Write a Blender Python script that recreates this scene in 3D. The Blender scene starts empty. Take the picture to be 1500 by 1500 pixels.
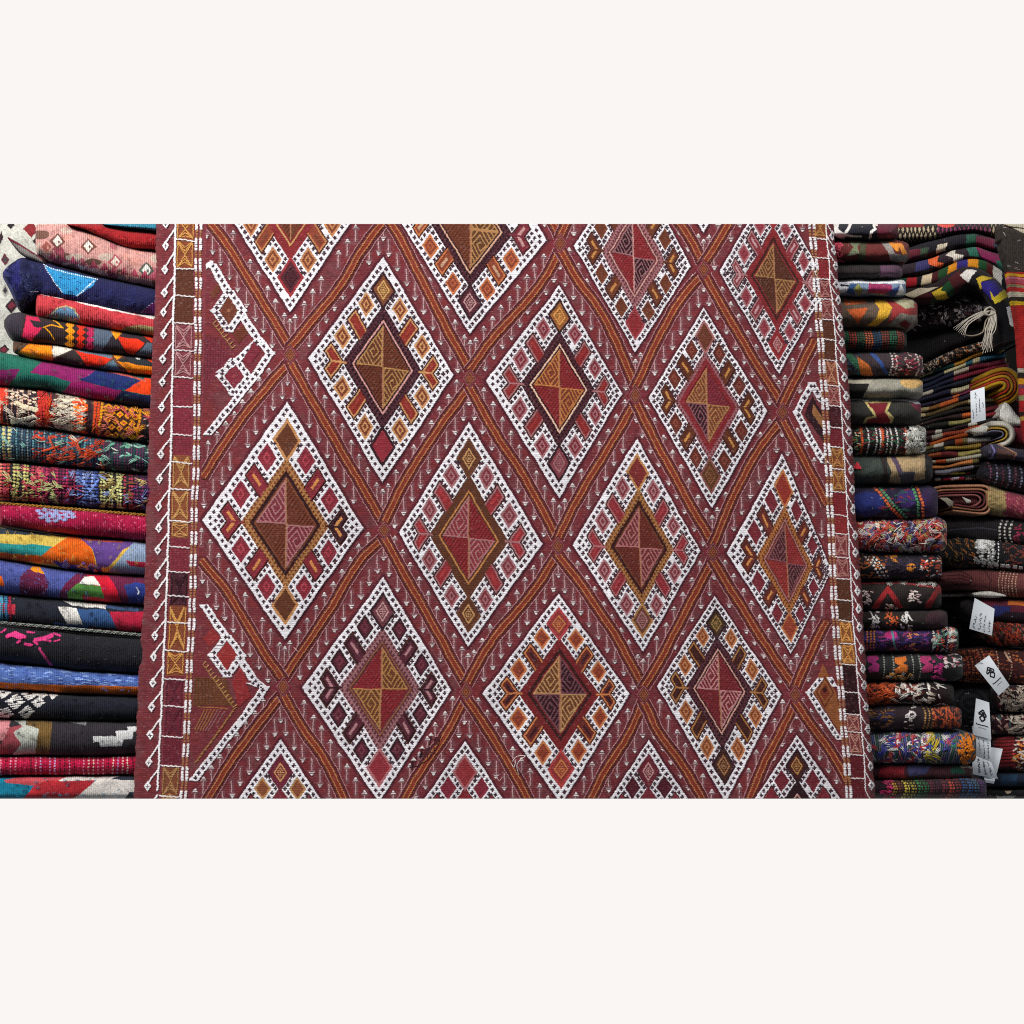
import bpy, math, random
import numpy as np

# ---------------------------------------------------------------- scene, camera
scene = bpy.context.scene
COL = scene.collection
F = 1080.0                      # focal length in photo pixels (photo 1500 wide)
TH = math.radians(7.0)          # the camera looks slightly up the pile
DIST, CZ = 1.2, 1.25
ST, CT = math.sin(TH), math.cos(TH)
TOP, BOT = 328.0, 1170.0        # upper and lower limit of what the photo shows
rng = np.random.RandomState(7)

def unproj(px, py, Y):
    """photo point seen at world depth Y -> world xyz"""
    px = np.asarray(px, float); py = np.asarray(py, float)
    s = (750.0 - py) / F
    t = (np.asarray(Y, float) + DIST) / (CT - s * ST)
    return np.stack(np.broadcast_arrays(t * (px - 750.0) / F, Y, CZ + t * (ST + s * CT)), -1)

def lin(h, g=1.0):
    if not isinstance(h, str): return np.array(h, float)
    c = np.array([int(h[i:i + 2], 16) / 255.0 for i in (0, 2, 4)])
    return np.where(c <= .04045, c / 12.92, ((c + .055) / 1.055) ** 2.4) * g

def vnoise(x, y, scale, seed):
    r = np.random.RandomState(seed).rand(128, 128)
    u = x / scale; v = y / scale
    i = np.floor(u).astype(int); j = np.floor(v).astype(int)
    fu = u - i; fv = v - j
    fu = fu * fu * (3 - 2 * fu); fv = fv * fv * (3 - 2 * fv)
    a = r[j % 128, i % 128]; b = r[j % 128, (i + 1) % 128]
    c = r[(j + 1) % 128, i % 128]; d = r[(j + 1) % 128, (i + 1) % 128]
    return (a * (1 - fu) + b * fu) * (1 - fv) + (c * (1 - fu) + d * fu) * fv - .5

def hashn(i, j, seed=0):
    v = np.sin(i * 12.9898 + j * 78.233 + seed * 37.719) * 43758.5453
    return v - np.floor(v) - .5

# ---------------------------------------------------------------- painting dyed wool
class Canvas:
    """colour and pile height of every mesh vertex of one cloth, addressed in photo pixels"""
    def __init__(s, X, Y, base, jag=1.0, wob=1.0, seed=1, stitch=1.6):
        s.X, s.Y = X, Y
        s.row = np.floor(Y / stitch)
        s.x = X + wob * 2.0 * vnoise(X, Y, 26, seed) + wob * vnoise(X, Y, 9, seed + 1) + jag * hashn(s.row, np.floor(X / 14), seed)
        s.y = Y + wob * 2.0 * vnoise(X, Y, 26, seed + 2) + wob * vnoise(X, Y, 9, seed + 3)
        s.C = np.empty(X.shape + (3,)); s.C[:] = lin(base)
        s.H = np.zeros(X.shape)
        s.cx0 = X.min(0); s.cx1 = X.max(0); s.ry0 = Y.min(1); s.ry1 = Y.max(1)
    def sl(s, x0, y0, x1, y1, m=4):
        c = np.nonzero((s.cx1 >= x0 - m) & (s.cx0 <= x1 + m))[0]
        r = np.nonzero((s.ry1 >= y0 - m) & (s.ry0 <= y1 + m))[0]
        if len(c) == 0 or len(r) == 0: return None
        return slice(r[0], r[-1] + 1), slice(c[0], c[-1] + 1)
    def put(s, S, m, col, h=None):
        if col is not None: s.C[S][m] = lin(col)
        if h is not None: s.H[S][m] = h
    def poly(s, col, pts, h=None):
        P = np.array(pts, float)
        S = s.sl(P[:, 0].min(), P[:, 1].min(), P[:, 0].max(), P[:, 1].max())
        if S is None: return
        x, y = s.x[S], s.y[S]; m = np.zeros(x.shape, bool)
        for k in range(len(P)):
            (xa, ya), (xb, yb) = P[k], P[k - 1]
            if ya == yb: continue
            m ^= ((ya > y) != (yb > y)) & (x < (xb - xa) * (y - ya) / (yb - ya) + xa)
        s.put(S, m, col, h)
    def line(s, col, w, pts, h=None, dash=None, off=0):
        acc = 0.0
        for (xa, ya), (xb, yb) in zip(pts[:-1], pts[1:]):
            S = s.sl(min(xa, xb), min(ya, yb), max(xa, xb), max(ya, yb), 4 + w + abs(off))
            L = math.hypot(xb - xa, yb - ya)
            if S is None or L == 0: acc += L; continue
            ux, uy = (xb - xa) / L, (yb - ya) / L
            x, y = s.x[S] - xa, s.y[S] - ya
            a = np.clip(x * ux + y * uy, 0, L)
            if off: d = np.where((x * ux + y * uy > -w) & (x * ux + y * uy < L + w), np.abs(x * -uy + y * ux - off), 99)
            else: d = np.hypot(x - a * ux, y - a * uy)
            m = d < w / 2
            if dash: m &= ((a + acc) % dash[0]) < dash[1]
            s.put(S, m, col, h); acc += L
    def ell(s, col, cx, cy, rx, ry, h=None, p=2):
        S = s.sl(cx - rx, cy - ry, cx + rx, cy + ry)
        if S is None: return
        m = np.abs((s.x[S] - cx) / rx) ** p + np.abs((s.y[S] - cy) / ry) ** p < 1
        s.put(S, m, col, h)
    def dia(s, col, cx, cy, rx, ry, h=None): s.ell(col, cx, cy, rx, ry, h, 1)
    def vband(s, col, x0, x1, h=None):
        S = s.sl(x0, -9e9, x1, 9e9)
        if S is None: return
        s.put(S, (s.x[S] > x0) & (s.x[S] < x1), col, h)
    def specks(s, pal, x0, x1, n, ln=(3, 7), w=1.6, ang=(0, .4), seed=1, h=.0009, t=(0, 1)):
        """loose stitches in a palette"""
        r = random.Random(seed)
        for _ in range(n):
            x = r.uniform(x0, x1)
            k = int(np.argmin(np.abs(s.X[0] - x)))
            y = s.Y[0, k] + (s.Y[-1, k] - s.Y[0, k]) * r.uniform(*t)
            a = r.gauss(*ang); L = r.uniform(*ln)
            s.line(r.choice(pal), w * r.uniform(.7, 1.3), [(x - L / 2 * math.cos(a), y - L / 2 * math.sin(a)), (x + L / 2 * math.cos(a), y + L / 2 * math.sin(a))], h)
    def beads(s, col, x, w=2.2, per=4.2, duty=.55, arc=0, h=.0009, t=(0, 1)):
        """a column of float stitches running over the fold"""
        k = int(np.clip(np.argmin(np.abs(s.X[0] - x)), 0, s.X.shape[1] - 1))
        ya, yb = s.Y[0, k], s.Y[-1, k]
        n = max(1, int((yb - ya) * (t[1] - t[0]) / per))
        for q in range(n):
            f = t[0] + (q + .5) / n * (t[1] - t[0])
            cx = x + arc * (1 - (2 * f - 1) ** 2)
            s.ell(col, cx, ya + (yb - ya) * f, w / 2 + .3, per * duty / 2 + .3, h)

# ---------------------------------------------------------------- meshes
def tag(o, label=None, cat=None, group=None, kind=None):
    for k, v in (('label', label), ('category', cat), ('group', group), ('kind', kind)):
        if v: o[k] = v
    return o

def link_mesh(name, V, Q, C, mat, parent=None, smooth=True):
    me = bpy.data.meshes.new(name)
    V = np.asarray(V, np.float32).reshape(-1, 3); Q = np.asarray(Q, np.int32)
    n = Q.shape[1]
    me.vertices.add(len(V)); me.vertices.foreach_set('co', V.ravel())
    me.loops.add(Q.size); me.loops.foreach_set('vertex_index', Q.ravel())
    me.polygons.add(len(Q))
    me.polygons.foreach_set('loop_start', np.arange(0, Q.size, n, dtype=np.int32))
    me.polygons.foreach_set('loop_total', np.full(len(Q), n, np.int32))
    me.polygons.foreach_set('use_smooth', np.full(len(Q), smooth))
    me.update(calc_edges=True)
    if C is not None:
        at = me.color_attributes.new('dye', 'FLOAT_COLOR', 'POINT')
        c = np.ones((len(V), 4), np.float32); c[:, :3] = np.clip(np.asarray(C).reshape(-1, 3), .002, .9)
        at.data.foreach_set('color', c.ravel())
    me.materials.append(mat)
    o = bpy.data.objects.new(name, me); COL.objects.link(o)
    if parent: o.parent = parent
    return o

def grid_quads(nr, nc):
    i = np.arange(nr * nc).reshape(nr, nc)
    return np.stack([i[:-1, :-1], i[1:, :-1], i[1:, 1:], i[:-1, 1:]], -1).reshape(-1, 4)

def cloth_mesh(name, X, Y, D, C, H, mat, back, parent=None):
    """front sheet at depth D (minus pile height) wrapped back to depth `back` on all four sides"""
    V = unproj(X, Y, D - H)
    nr, nc = X.shape
    W = np.empty((nr + 2, nc + 2, 3)); W[1:-1, 1:-1] = V
    W[0, 1:-1] = V[0]; W[-1, 1:-1] = V[-1]; W[:, 0] = W[:, 1]; W[:, -1] = W[:, -2]
    for a in (W[0], W[-1], W[:, 0], W[:, -1]): a[:, 1] = np.maximum(a[:, 1], back)
    K = np.empty((nr + 2, nc + 2, 3)); K[1:-1, 1:-1] = C
    K[0, 1:-1] = C[0]; K[-1, 1:-1] = C[-1]; K[:, 0] = K[:, 1]; K[:, -1] = K[:, -2]
    return link_mesh(name, W, grid_quads(nr + 2, nc + 2), K, mat, parent)

class Tubes:
    """yarn: many thin tubes gathered into one mesh"""
    def __init__(s): s.V, s.Q, s.C, s.n = [], [], [], 0
    def add(s, P, r, col, sides=5, taper=.5):
        P = np.asarray(P, float); n = len(P)
        T = np.gradient(P, axis=0); T /= np.linalg.norm(T, axis=1)[:, None] + 1e-9
        A = np.cross(T, [.31, .84, .44]); A /= np.linalg.norm(A, axis=1)[:, None] + 1e-9
        B = np.cross(T, A)
        rr = r * (1 - (1 - taper) * np.abs(np.linspace(-1, 1, n)) ** 3)
        th = np.linspace(0, 2 * math.pi, sides, endpoint=False)
        R = P[:, None] + rr[:, None, None] * (np.cos(th)[None, :, None] * A[:, None] + np.sin(th)[None, :, None] * B[:, None])
        i = np.arange(n * sides).reshape(n, sides) + s.n
        j = np.roll(i, -1, 1)
        s.Q.append(np.stack([i[:-1], j[:-1], j[1:], i[1:]], -1).reshape(-1, 4))
        s.V.append(R.reshape(-1, 3)); c = np.empty((n * sides, 3)); c[:] = lin(col)
        c *= 1 + .25 * (np.random.RandomState(s.n % 9999).rand(n * sides, 1) - .5)
        s.C.append(c); s.n += n * sides
    def px(s, pts, Y, r, col, bow=0.004, seg=3, **k):
        """through photo points at depth(s) Y, smoothed"""
        pts = np.array(pts, float); n = len(pts)
        Ys = np.broadcast_to(np.asarray(Y, float), (n,))
        t = np.linspace(0, n - 1, max(4, (n - 1) * seg + 1))
        def cat(a):
            i = np.clip(t.astype(int), 0, n - 2); f = t - i
            g = lambda q: a[np.clip(q, 0, n - 1)]
            p0, p1, p2, p3 = g(i - 1), g(i), g(i + 1), g(i + 2)
            return .5 * (2 * p1 + (p2 - p0) * f + (2 * p0 - 5 * p1 + 4 * p2 - p3) * f * f + (3 * p1 - p0 - 3 * p2 + p3) * f ** 3)
        yy = cat(Ys) - bow * np.sin(np.pi * t / (n - 1))
        s.add(unproj(cat(pts[:, 0]), cat(pts[:, 1]), yy), r, col, **k)
    def build(s, name, parent, mat):
        return link_mesh(name, np.concatenate(s.V), np.concatenate(s.Q), np.concatenate(s.C), mat, parent)

# ---------------------------------------------------------------- materials
def wool(name, rough=.92, bump=.35, scale=900, sheen=.15, stretch=(1, 1, 1)):
    m = bpy.data.materials.new(name); m.use_nodes = True
    N, L = m.node_tree.nodes, m.node_tree.links
    b = N['Principled BSDF']
    at = N.new('ShaderNodeAttribute'); at.attribute_name = 'dye'
    tc = N.new('ShaderNodeTexCoord'); mp = N.new('ShaderNodeMapping'); mp.inputs['Scale'].default_value = stretch
    n1 = N.new('ShaderNodeTexNoise'); n1.inputs['Scale'].default_value = scale; n1.inputs['Detail'].default_value = 3
    n2 = N.new('ShaderNodeTexNoise'); n2.inputs['Scale'].default_value = scale * .22; n2.inputs['Detail'].default_value = 2
    L.new(tc.outputs['Object'], mp.inputs['Vector'])
    for n in (n1, n2): L.new(mp.outputs['Vector'], n.inputs['Vector'])
    mr = N.new('ShaderNodeMapRange'); mr.inputs['From Min'].default_value = .3; mr.inputs['From Max'].default_value = .7
    mr.inputs['To Min'].default_value = .78; mr.inputs['To Max'].default_value = 1.2
    L.new(n1.outputs['Fac'], mr.inputs['Value'])
    mx = N.new('ShaderNodeVectorMath'); mx.operation = 'SCALE'
    L.new(at.outputs['Color'], mx.inputs[0]); L.new(mr.outputs['Result'], mx.inputs['Scale'])
    L.new(mx.outputs['Vector'], b.inputs['Base Color'])
    ad = N.new('ShaderNodeMath'); ad.operation = 'ADD'
    L.new(n1.outputs['Fac'], ad.inputs[0]); L.new(n2.outputs['Fac'], ad.inputs[1])
    bp = N.new('ShaderNodeBump'); bp.inputs['Strength'].default_value = bump; bp.inputs['Distance'].default_value = .0012
    L.new(ad.outputs[0], bp.inputs['Height']); L.new(bp.outputs['Normal'], b.inputs['Normal'])
    b.inputs['Roughness'].default_value = rough
    b.inputs['Specular IOR Level'].default_value = .15
    b.inputs['Sheen Weight'].default_value = sheen; b.inputs['Sheen Roughness'].default_value = .5
    return m

M_RUG = wool('woven_wool', bump=.3, scale=1000, sheen=.05)
M_WOOL = wool('folded_wool', bump=.4, scale=900, sheen=.05)
M_YARN = wool('loose_yarn', bump=.3, scale=1500, sheen=.1)

def plain(name, col, rough=.6, nscale=300, amt=.06):
    m = bpy.data.materials.new(name); m.use_nodes = True
    N, L = m.node_tree.nodes, m.node_tree.links; b = N['Principled BSDF']
    n1 = N.new('ShaderNodeTexNoise'); n1.inputs['Scale'].default_value = nscale
    cr = N.new('ShaderNodeMixRGB'); c = lin(col)
    cr.inputs[1].default_value = (*(c * (1 - amt)), 1); cr.inputs[2].default_value = (*(c * (1 + amt)), 1)
    L.new(n1.outputs['Fac'], cr.inputs[0]); L.new(cr.outputs[0], b.inputs['Base Color'])
    b.inputs['Roughness'].default_value = rough; b.inputs['Specular IOR Level'].default_value = .3
    return m
# ---------------------------------------------------------------- the big kilim
W_ = 'e0dce1'; RED = '8c1c2a'; MAR = '7d2036'; DK = '351824'; BR = '6b341f'; TAN = 'ab7a44'; OR = 'bd6826'
MV = '9f6a76'; GOLD = 'bd8028'; PK = 'd3a097'; GR = '772a38'; CR = '4a2c3d'; RO = '9c3a1c'

def pl(pts):
    ys = [p[0] for p in pts]; xs = [p[1] for p in pts]
    return lambda y: np.interp(y, ys, xs)
rug_L = pl([(328, 229), (420, 228), (600, 219), (740, 215), (890, 210), (1000, 203), (1100, 198), (1170, 196)])
rug_R = pl([(328, 1221), (420, 1229), (500, 1238), (600, 1246), (740, 1253), (900, 1264), (1040, 1272), (1170, 1283)])
nr = int((BOT - TOP) / .72); nc = 1480
yy = np.linspace(TOP, BOT, nr)[:, None] * np.ones((1, nc))
uu = np.linspace(0, 1, nc)[None, :] * np.ones((nr, 1))
ed = 1.6 * vnoise(yy, yy * 0, 14, 5) + 1.3 * vnoise(yy, yy * 0, 3, 6)
XX = rug_L(yy) + ed + (rug_R(yy) - rug_L(yy)) * uu
cv = Canvas(XX, yy, GR, jag=.9, wob=.8, seed=11)
# uneven dye lots of the ground
n = vnoise(XX, yy, 17, 3) + .6 * vnoise(XX, yy * 3, 30, 4)
for sgn, c in ((1, '7e2830'), (-1, '733c46')):
    f = np.clip((sgn * n - .12) * 3, 0, .8)[..., None]; cv.C[:] = cv.C * (1 - f) + lin(c) * f
ab = np.clip(np.abs(vnoise(XX * .2, yy, 3, 9)) * 2 - .3, 0, .45)[..., None]   # abrash: faint darker weft rows
cv.C *= 1 - .35 * ab

XR2 = random.Random(5)
def cap(x, y, up):
    s = -1 if up else 1         # up: cap points up
    if x < np.interp(y, (328, 600, 890, 1170), (302, 299, 291, 279)) or x > np.interp(y, (328, 600, 740, 900, 1170), (1181, 1200, 1207, 1214, 1234)): return
    if XR2.random() < .04: return
    cv.poly('7b4350', [(x - 4.5, y + s * 3), (x + 4.5, y + s * 3), (x + 3, y - s * 12), (x + 4, y - s * 24), (x - 4, y - s * 24), (x - 3, y - s * 12)])
    cv.line('b996a0', 1.6, [(x, y), (x - 0.5, y - s * 20)], .0008)
    cv.line('a07080', 1.7, [(x - 5, y - s * 1.5), (x + 4.5, y - s * 1.5)], .0003)
    cv.poly('641f36', [(x - 5.5, y - s * .6), (x + 5.5, y - s * .6), (x + 1.5, y + s * 6), (x - 1.5, y + s * 6)], 0)
    cv.poly('d6cfcd', [(x - 3.9, y - s * .3), (x + 3.9, y - s * .3), (x + .8, y + s * 5), (x - .8, y + s * 5)], .0009)
    cv.line('7a5058', 1.0, [(x - 3.4, y + s * 1.3), (x + 3, y + s * 1.4)], .0003)

def lattice(pts, w=1.0):
    # smooth the polyline a little
    P = [pts[0]]
    for a, b, c in zip(pts[:-2], pts[1:-1], pts[2:]):
        P += [(b[0] * .8 + a[0] * .2, b[1] * .8 + a[1] * .2), (b[0] * .8 + c[0] * .2, b[1] * .8 + c[1] * .2)]
    P.append(pts[-1])
    cv.line('6c1c2a', 15 * w, P, 0)
    cv.line('562622', 11 * w, P, .0001)
    cv.line('753222', 8.4 * w, P, .0006)
    cv.line('8a2c12', 4.4 * w, P, .0006)
    for o, q in ((-3.4, .4), (3.4, .8)):
        cv.line('bc7640', 1.7, P, .0011, dash=(3.1, 2.6), off=o * w)
    cv.line('7a3a22', 1.0, P, .0003, dash=(4, 2.5), off=-5 * w); cv.line('7a3a22', 1.0, P, .0003, dash=(4, 2.5), off=5 * w)
    for o in (-9.2, 9.2): cv.line('561f28', 2.4, P, 0, off=o * .86)
    for o in (-9.4, 9.4): cv.line('b5808c', 1.4, P, .0008, dash=(3, 2.5), off=o * w)

def node(x, y):
    cv.dia('7c2038', x, y, 15, 15, 0)
    for r, c in ((14, '9c6670'), (12.4, '6c2430'), (9.5, 'a8683c'), (7.6, '6c2a20'), (5, 'a8683c'), (3.2, '86301a')):
        cv.dia(c, x, y, r * .72, r, .0005)

def homog(T, R, B, L):
    A = []; b = []
    for (u, v), (x, y) in zip(((0, -1), (1, 0), (0, 1), (-1, 0)), (T, R, B, L)):
        A.append([u, v, 1, 0, 0, 0, -x * u, -x * v]); b.append(x)
        A.append([0, 0, 0, u, v, 1, -y * u, -y * v]); b.append(y)
    return np.append(np.linalg.solve(np.array(A, float), np.array(b, float)), 1).reshape(3, 3)

XR = random.Random(99)
def cross(x, y, k=1.0):
    if XR.random() < .02: return
    x += XR.uniform(-.6, .6); y += XR.uniform(-.45, .45); k *= XR.uniform(.85, 1.12)
    cv.poly(CR, [(x - 1.05 * k, y - 2.8 * k), (x + 1.05 * k, y - 2.8 * k), (x + 1.05 * k, y + 2.8 * k), (x - 1.05 * k, y + 2.8 * k)], .0002)
    cv.poly(CR, [(x - 2.5 * k, y - 1.05 * k), (x + 2.5 * k, y - 1.05 * k), (x + 2.5 * k, y + 1.05 * k), (x - 2.5 * k, y + 1.05 * k)], .0002)

def white(S, m):
    cv.put(S, m, W_, .0012)

def spiral(S, m, a, b, a0, b0, col, bg):
    cv.put(S, m, bg, .0004)
    d = np.abs(a - a0) + np.abs(b - b0) * 1.0
    ang = np.arctan2(b - b0, a - a0) / (2 * np.pi) * np.sign(a0 * b0 + 1e-9)
    k = ((d + ang * .062) / .062) % 1
    cv.put(S, m & (k < .36) & (d > .02), col, .0009)

def medallion(T, R, B, L, frame, comb, line, q, ring, brick, tipT, tipB, chevR=None, frame2=None, bricks=None, off=(0, 0)):
    xs = [p[0] for p in (T, R, B, L)]; ys = [p[1] for p in (T, R, B, L)]
    S = cv.sl(min(xs), min(ys), max(xs), max(ys))
    if S is None: return
    Hm = homog(T, R, B, L); I = np.linalg.inv(Hm)
    x, y = cv.x[S], cv.y[S]
    w_ = I[2, 0] * x + I[2, 1] * y + I[2, 2]
    a = (I[0, 0] * x + I[0, 1] * y + I[0, 2]) / w_; b = (I[1, 0] * x + I[1, 1] * y + I[1, 2]) / w_
    ua, vb = np.abs(a), np.abs(b); u = ua - vb; w = ua + vb
    bump = 1.03
    # dark outline thread that paints a shadow line round the outside
    cv.put(S, (w < 1.045) & (w > .98), '5a1b2e', 0)
    white(S, w <= 1)
    fr = w < .555
    cv.put(S, fr, frame, .0005)
    s_ = u  # runs along each side
    if comb:
        k = (s_ / .062) % 1
        cv.put(S, fr & (w > .44) & (k < .5), comb, .0012)
        cv.put(S, fr & (w > .485) & (w < .51), comb, .0008)
    if frame2: cv.put(S, w < .475, frame2, .0008)
    cv.put(S, (w < (.425 if line > '5' else .445)), line, .0011 if line > '5' else .0002)
    inn = w < .398
    cv.put(S, inn, frame if frame2 is None else frame2, .0003)
    inn = w < .375
    a_, b_ = a - off[0], b - off[1]
    for (sa, sb), (c1, c2) in zip(((-1, -1), (1, -1), (-1, 1), (1, 1)), q):
        m = inn & (a_ * sa >= 0) & (b_ * sb >= 0)
        if c2: 
            spiral(S, m, a_, b_, sa * .135, sb * .135, c2, c1)
            cv.put(S, m & ((np.abs(a_) < .022)), c2, .0009)
            cv.put(S, m & ((np.abs(b_) < .013)), c2, .0009)
            cv.put(S, m & (w > .352), c2, .0009)
        else:
            cv.put(S, m, c1, .0006)
            k = ((np.abs(a_ - sa * .13) + np.abs(b_ - sb * .13)) / .05) % 1
            cv.H[S][m & (k < .4)] = .0001
            cv.C[S][m & (k < .4)] *= .86
    cv.put(S, inn & (np.abs(a_) < .009), 'a06a48' if line != PK else PK, .001)
    # bricks reaching through the white, opening onto the frame
    bf, bo, bc = brick
    def brickm(u0, u1, w0, w1, sel, f, o, c):
        cv.put(S, sel & (u > u0 - .016) & (u < u1 + .016) & (w > w0) & (w < w1 + .016), '54251f', 0)
        m = sel & (u > u0 + .006) & (u < u1 - .006) & (w > w0) & (w < w1 - .006)
        cv.put(S, m, o, .0009)
        e = .032
        cv.put(S, sel & (u > u0 + e) & (u < u1 - e) & (w > w0) & (w < w1 - e), f, .0004)
        um = (u0 + u1) / 2
        cv.put(S, sel & (np.abs(u - um) < .022) & (w > w0 + .09) & (w < w1 - .07), c, .0008)
    al = np.ones(x.shape, bool)
    brickm(-.088, .112, .53, .872, al, bf, bo, bc)
    lf, rt = a < 0, a >= 0
    for sel, cc in ((lf, brick), (rt, chevR or brick)):
        brickm(.545, .71, .53, .865, sel, *cc)
        cv.put(S, sel & (vb < .009) & (ua > .5) & (ua < .69), cc[1], .0008)
    # tip cells
    for sel, (f, o, c) in ((b < 0, tipT), (b >= 0, tipB)):
        du, dw = np.abs(u + .69), np.abs(w - .69); m_ = np.maximum(du, dw)
        cv.put(S, sel & (m_ < .182), o, .0008)
        cv.put(S, sel & (m_ < .182 - .04), f, .0005)
        if c:
            cv.put(S, sel & (m_ < .095), c, .0009); cv.put(S, sel & (m_ < .07), f, .0004)
            cv.put(S, sel & (m_ < .055) & (((du * 60).astype(int) + (dw * 60).astype(int)) % 2 == 0), c, .0008)
    # ring cores
    rf, ro, rc = ring
    for c0 in (-.30, .325):
        m_ = np.maximum(np.abs(u - c0), np.abs(w - .775))
        cv.put(S, (m_ < .116), ro, .0008); cv.put(S, m_ < .084, rf, .0004)
        if rc: cv.put(S, (m_ < .05) & (m_ > .025), rc, .0008)
    # rows of crosses
    P = []
    k = -.94
    while k < .95:
        P.append((k, .934)); k += .091
    for c0 in (-.30, .325):
        for du in (-.172, .172):
            for ww in (.84, .755, .67, .60): P.append((c0 + du, ww))
        for du in (-.085, 0, .085): P.append((c0 + du, .605))
        P.append((c0 + .165, .6)) if False else None
    P += [(.845, .845), (.765, .845), (.77, .77), (-.5, .8)]
    for (pu, pw) in P:
        pu = max(-pw, min(pw, pu))
        A_, B_ = (pu + pw) / 2, (pw - pu) / 2
        for sa in (-1, 1):
            for sb in (-1, 1):
                if (A_ < .012 and sa < 0) or (B_ < .012 and sb < 0): continue
                v = Hm @ np.array([A_ * sa, B_ * sb, 1]); cross(v[0] / v[2], v[1] / v[2], 1.12)

def stems(T, R, B, L):
    for (tip, side, up) in ((T, R, 0), (T, L, 0), (B, R, 1), (B, L, 1)):
        dx = side[0] - tip[0]; n_ = int(abs(dx) / 12.6)
        for k in range(0, n_ + 1):
            f = (k * 12.6 + 8) / abs(dx)
            x = tip[0] + dx * f; y = tip[1] + (side[1] - tip[1]) * f
            j = random.Random(int(x * 7 + y)).uniform(-2.2, 2.2)
            if TOP - 30 < y < BOT + 40: cap(x + j * .4, y + (19 if up else -19) + j, up)
        if up: cap(tip[0], tip[1] + 14, 1)
        else: cap(tip[0], tip[1] - 28, 0)

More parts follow.
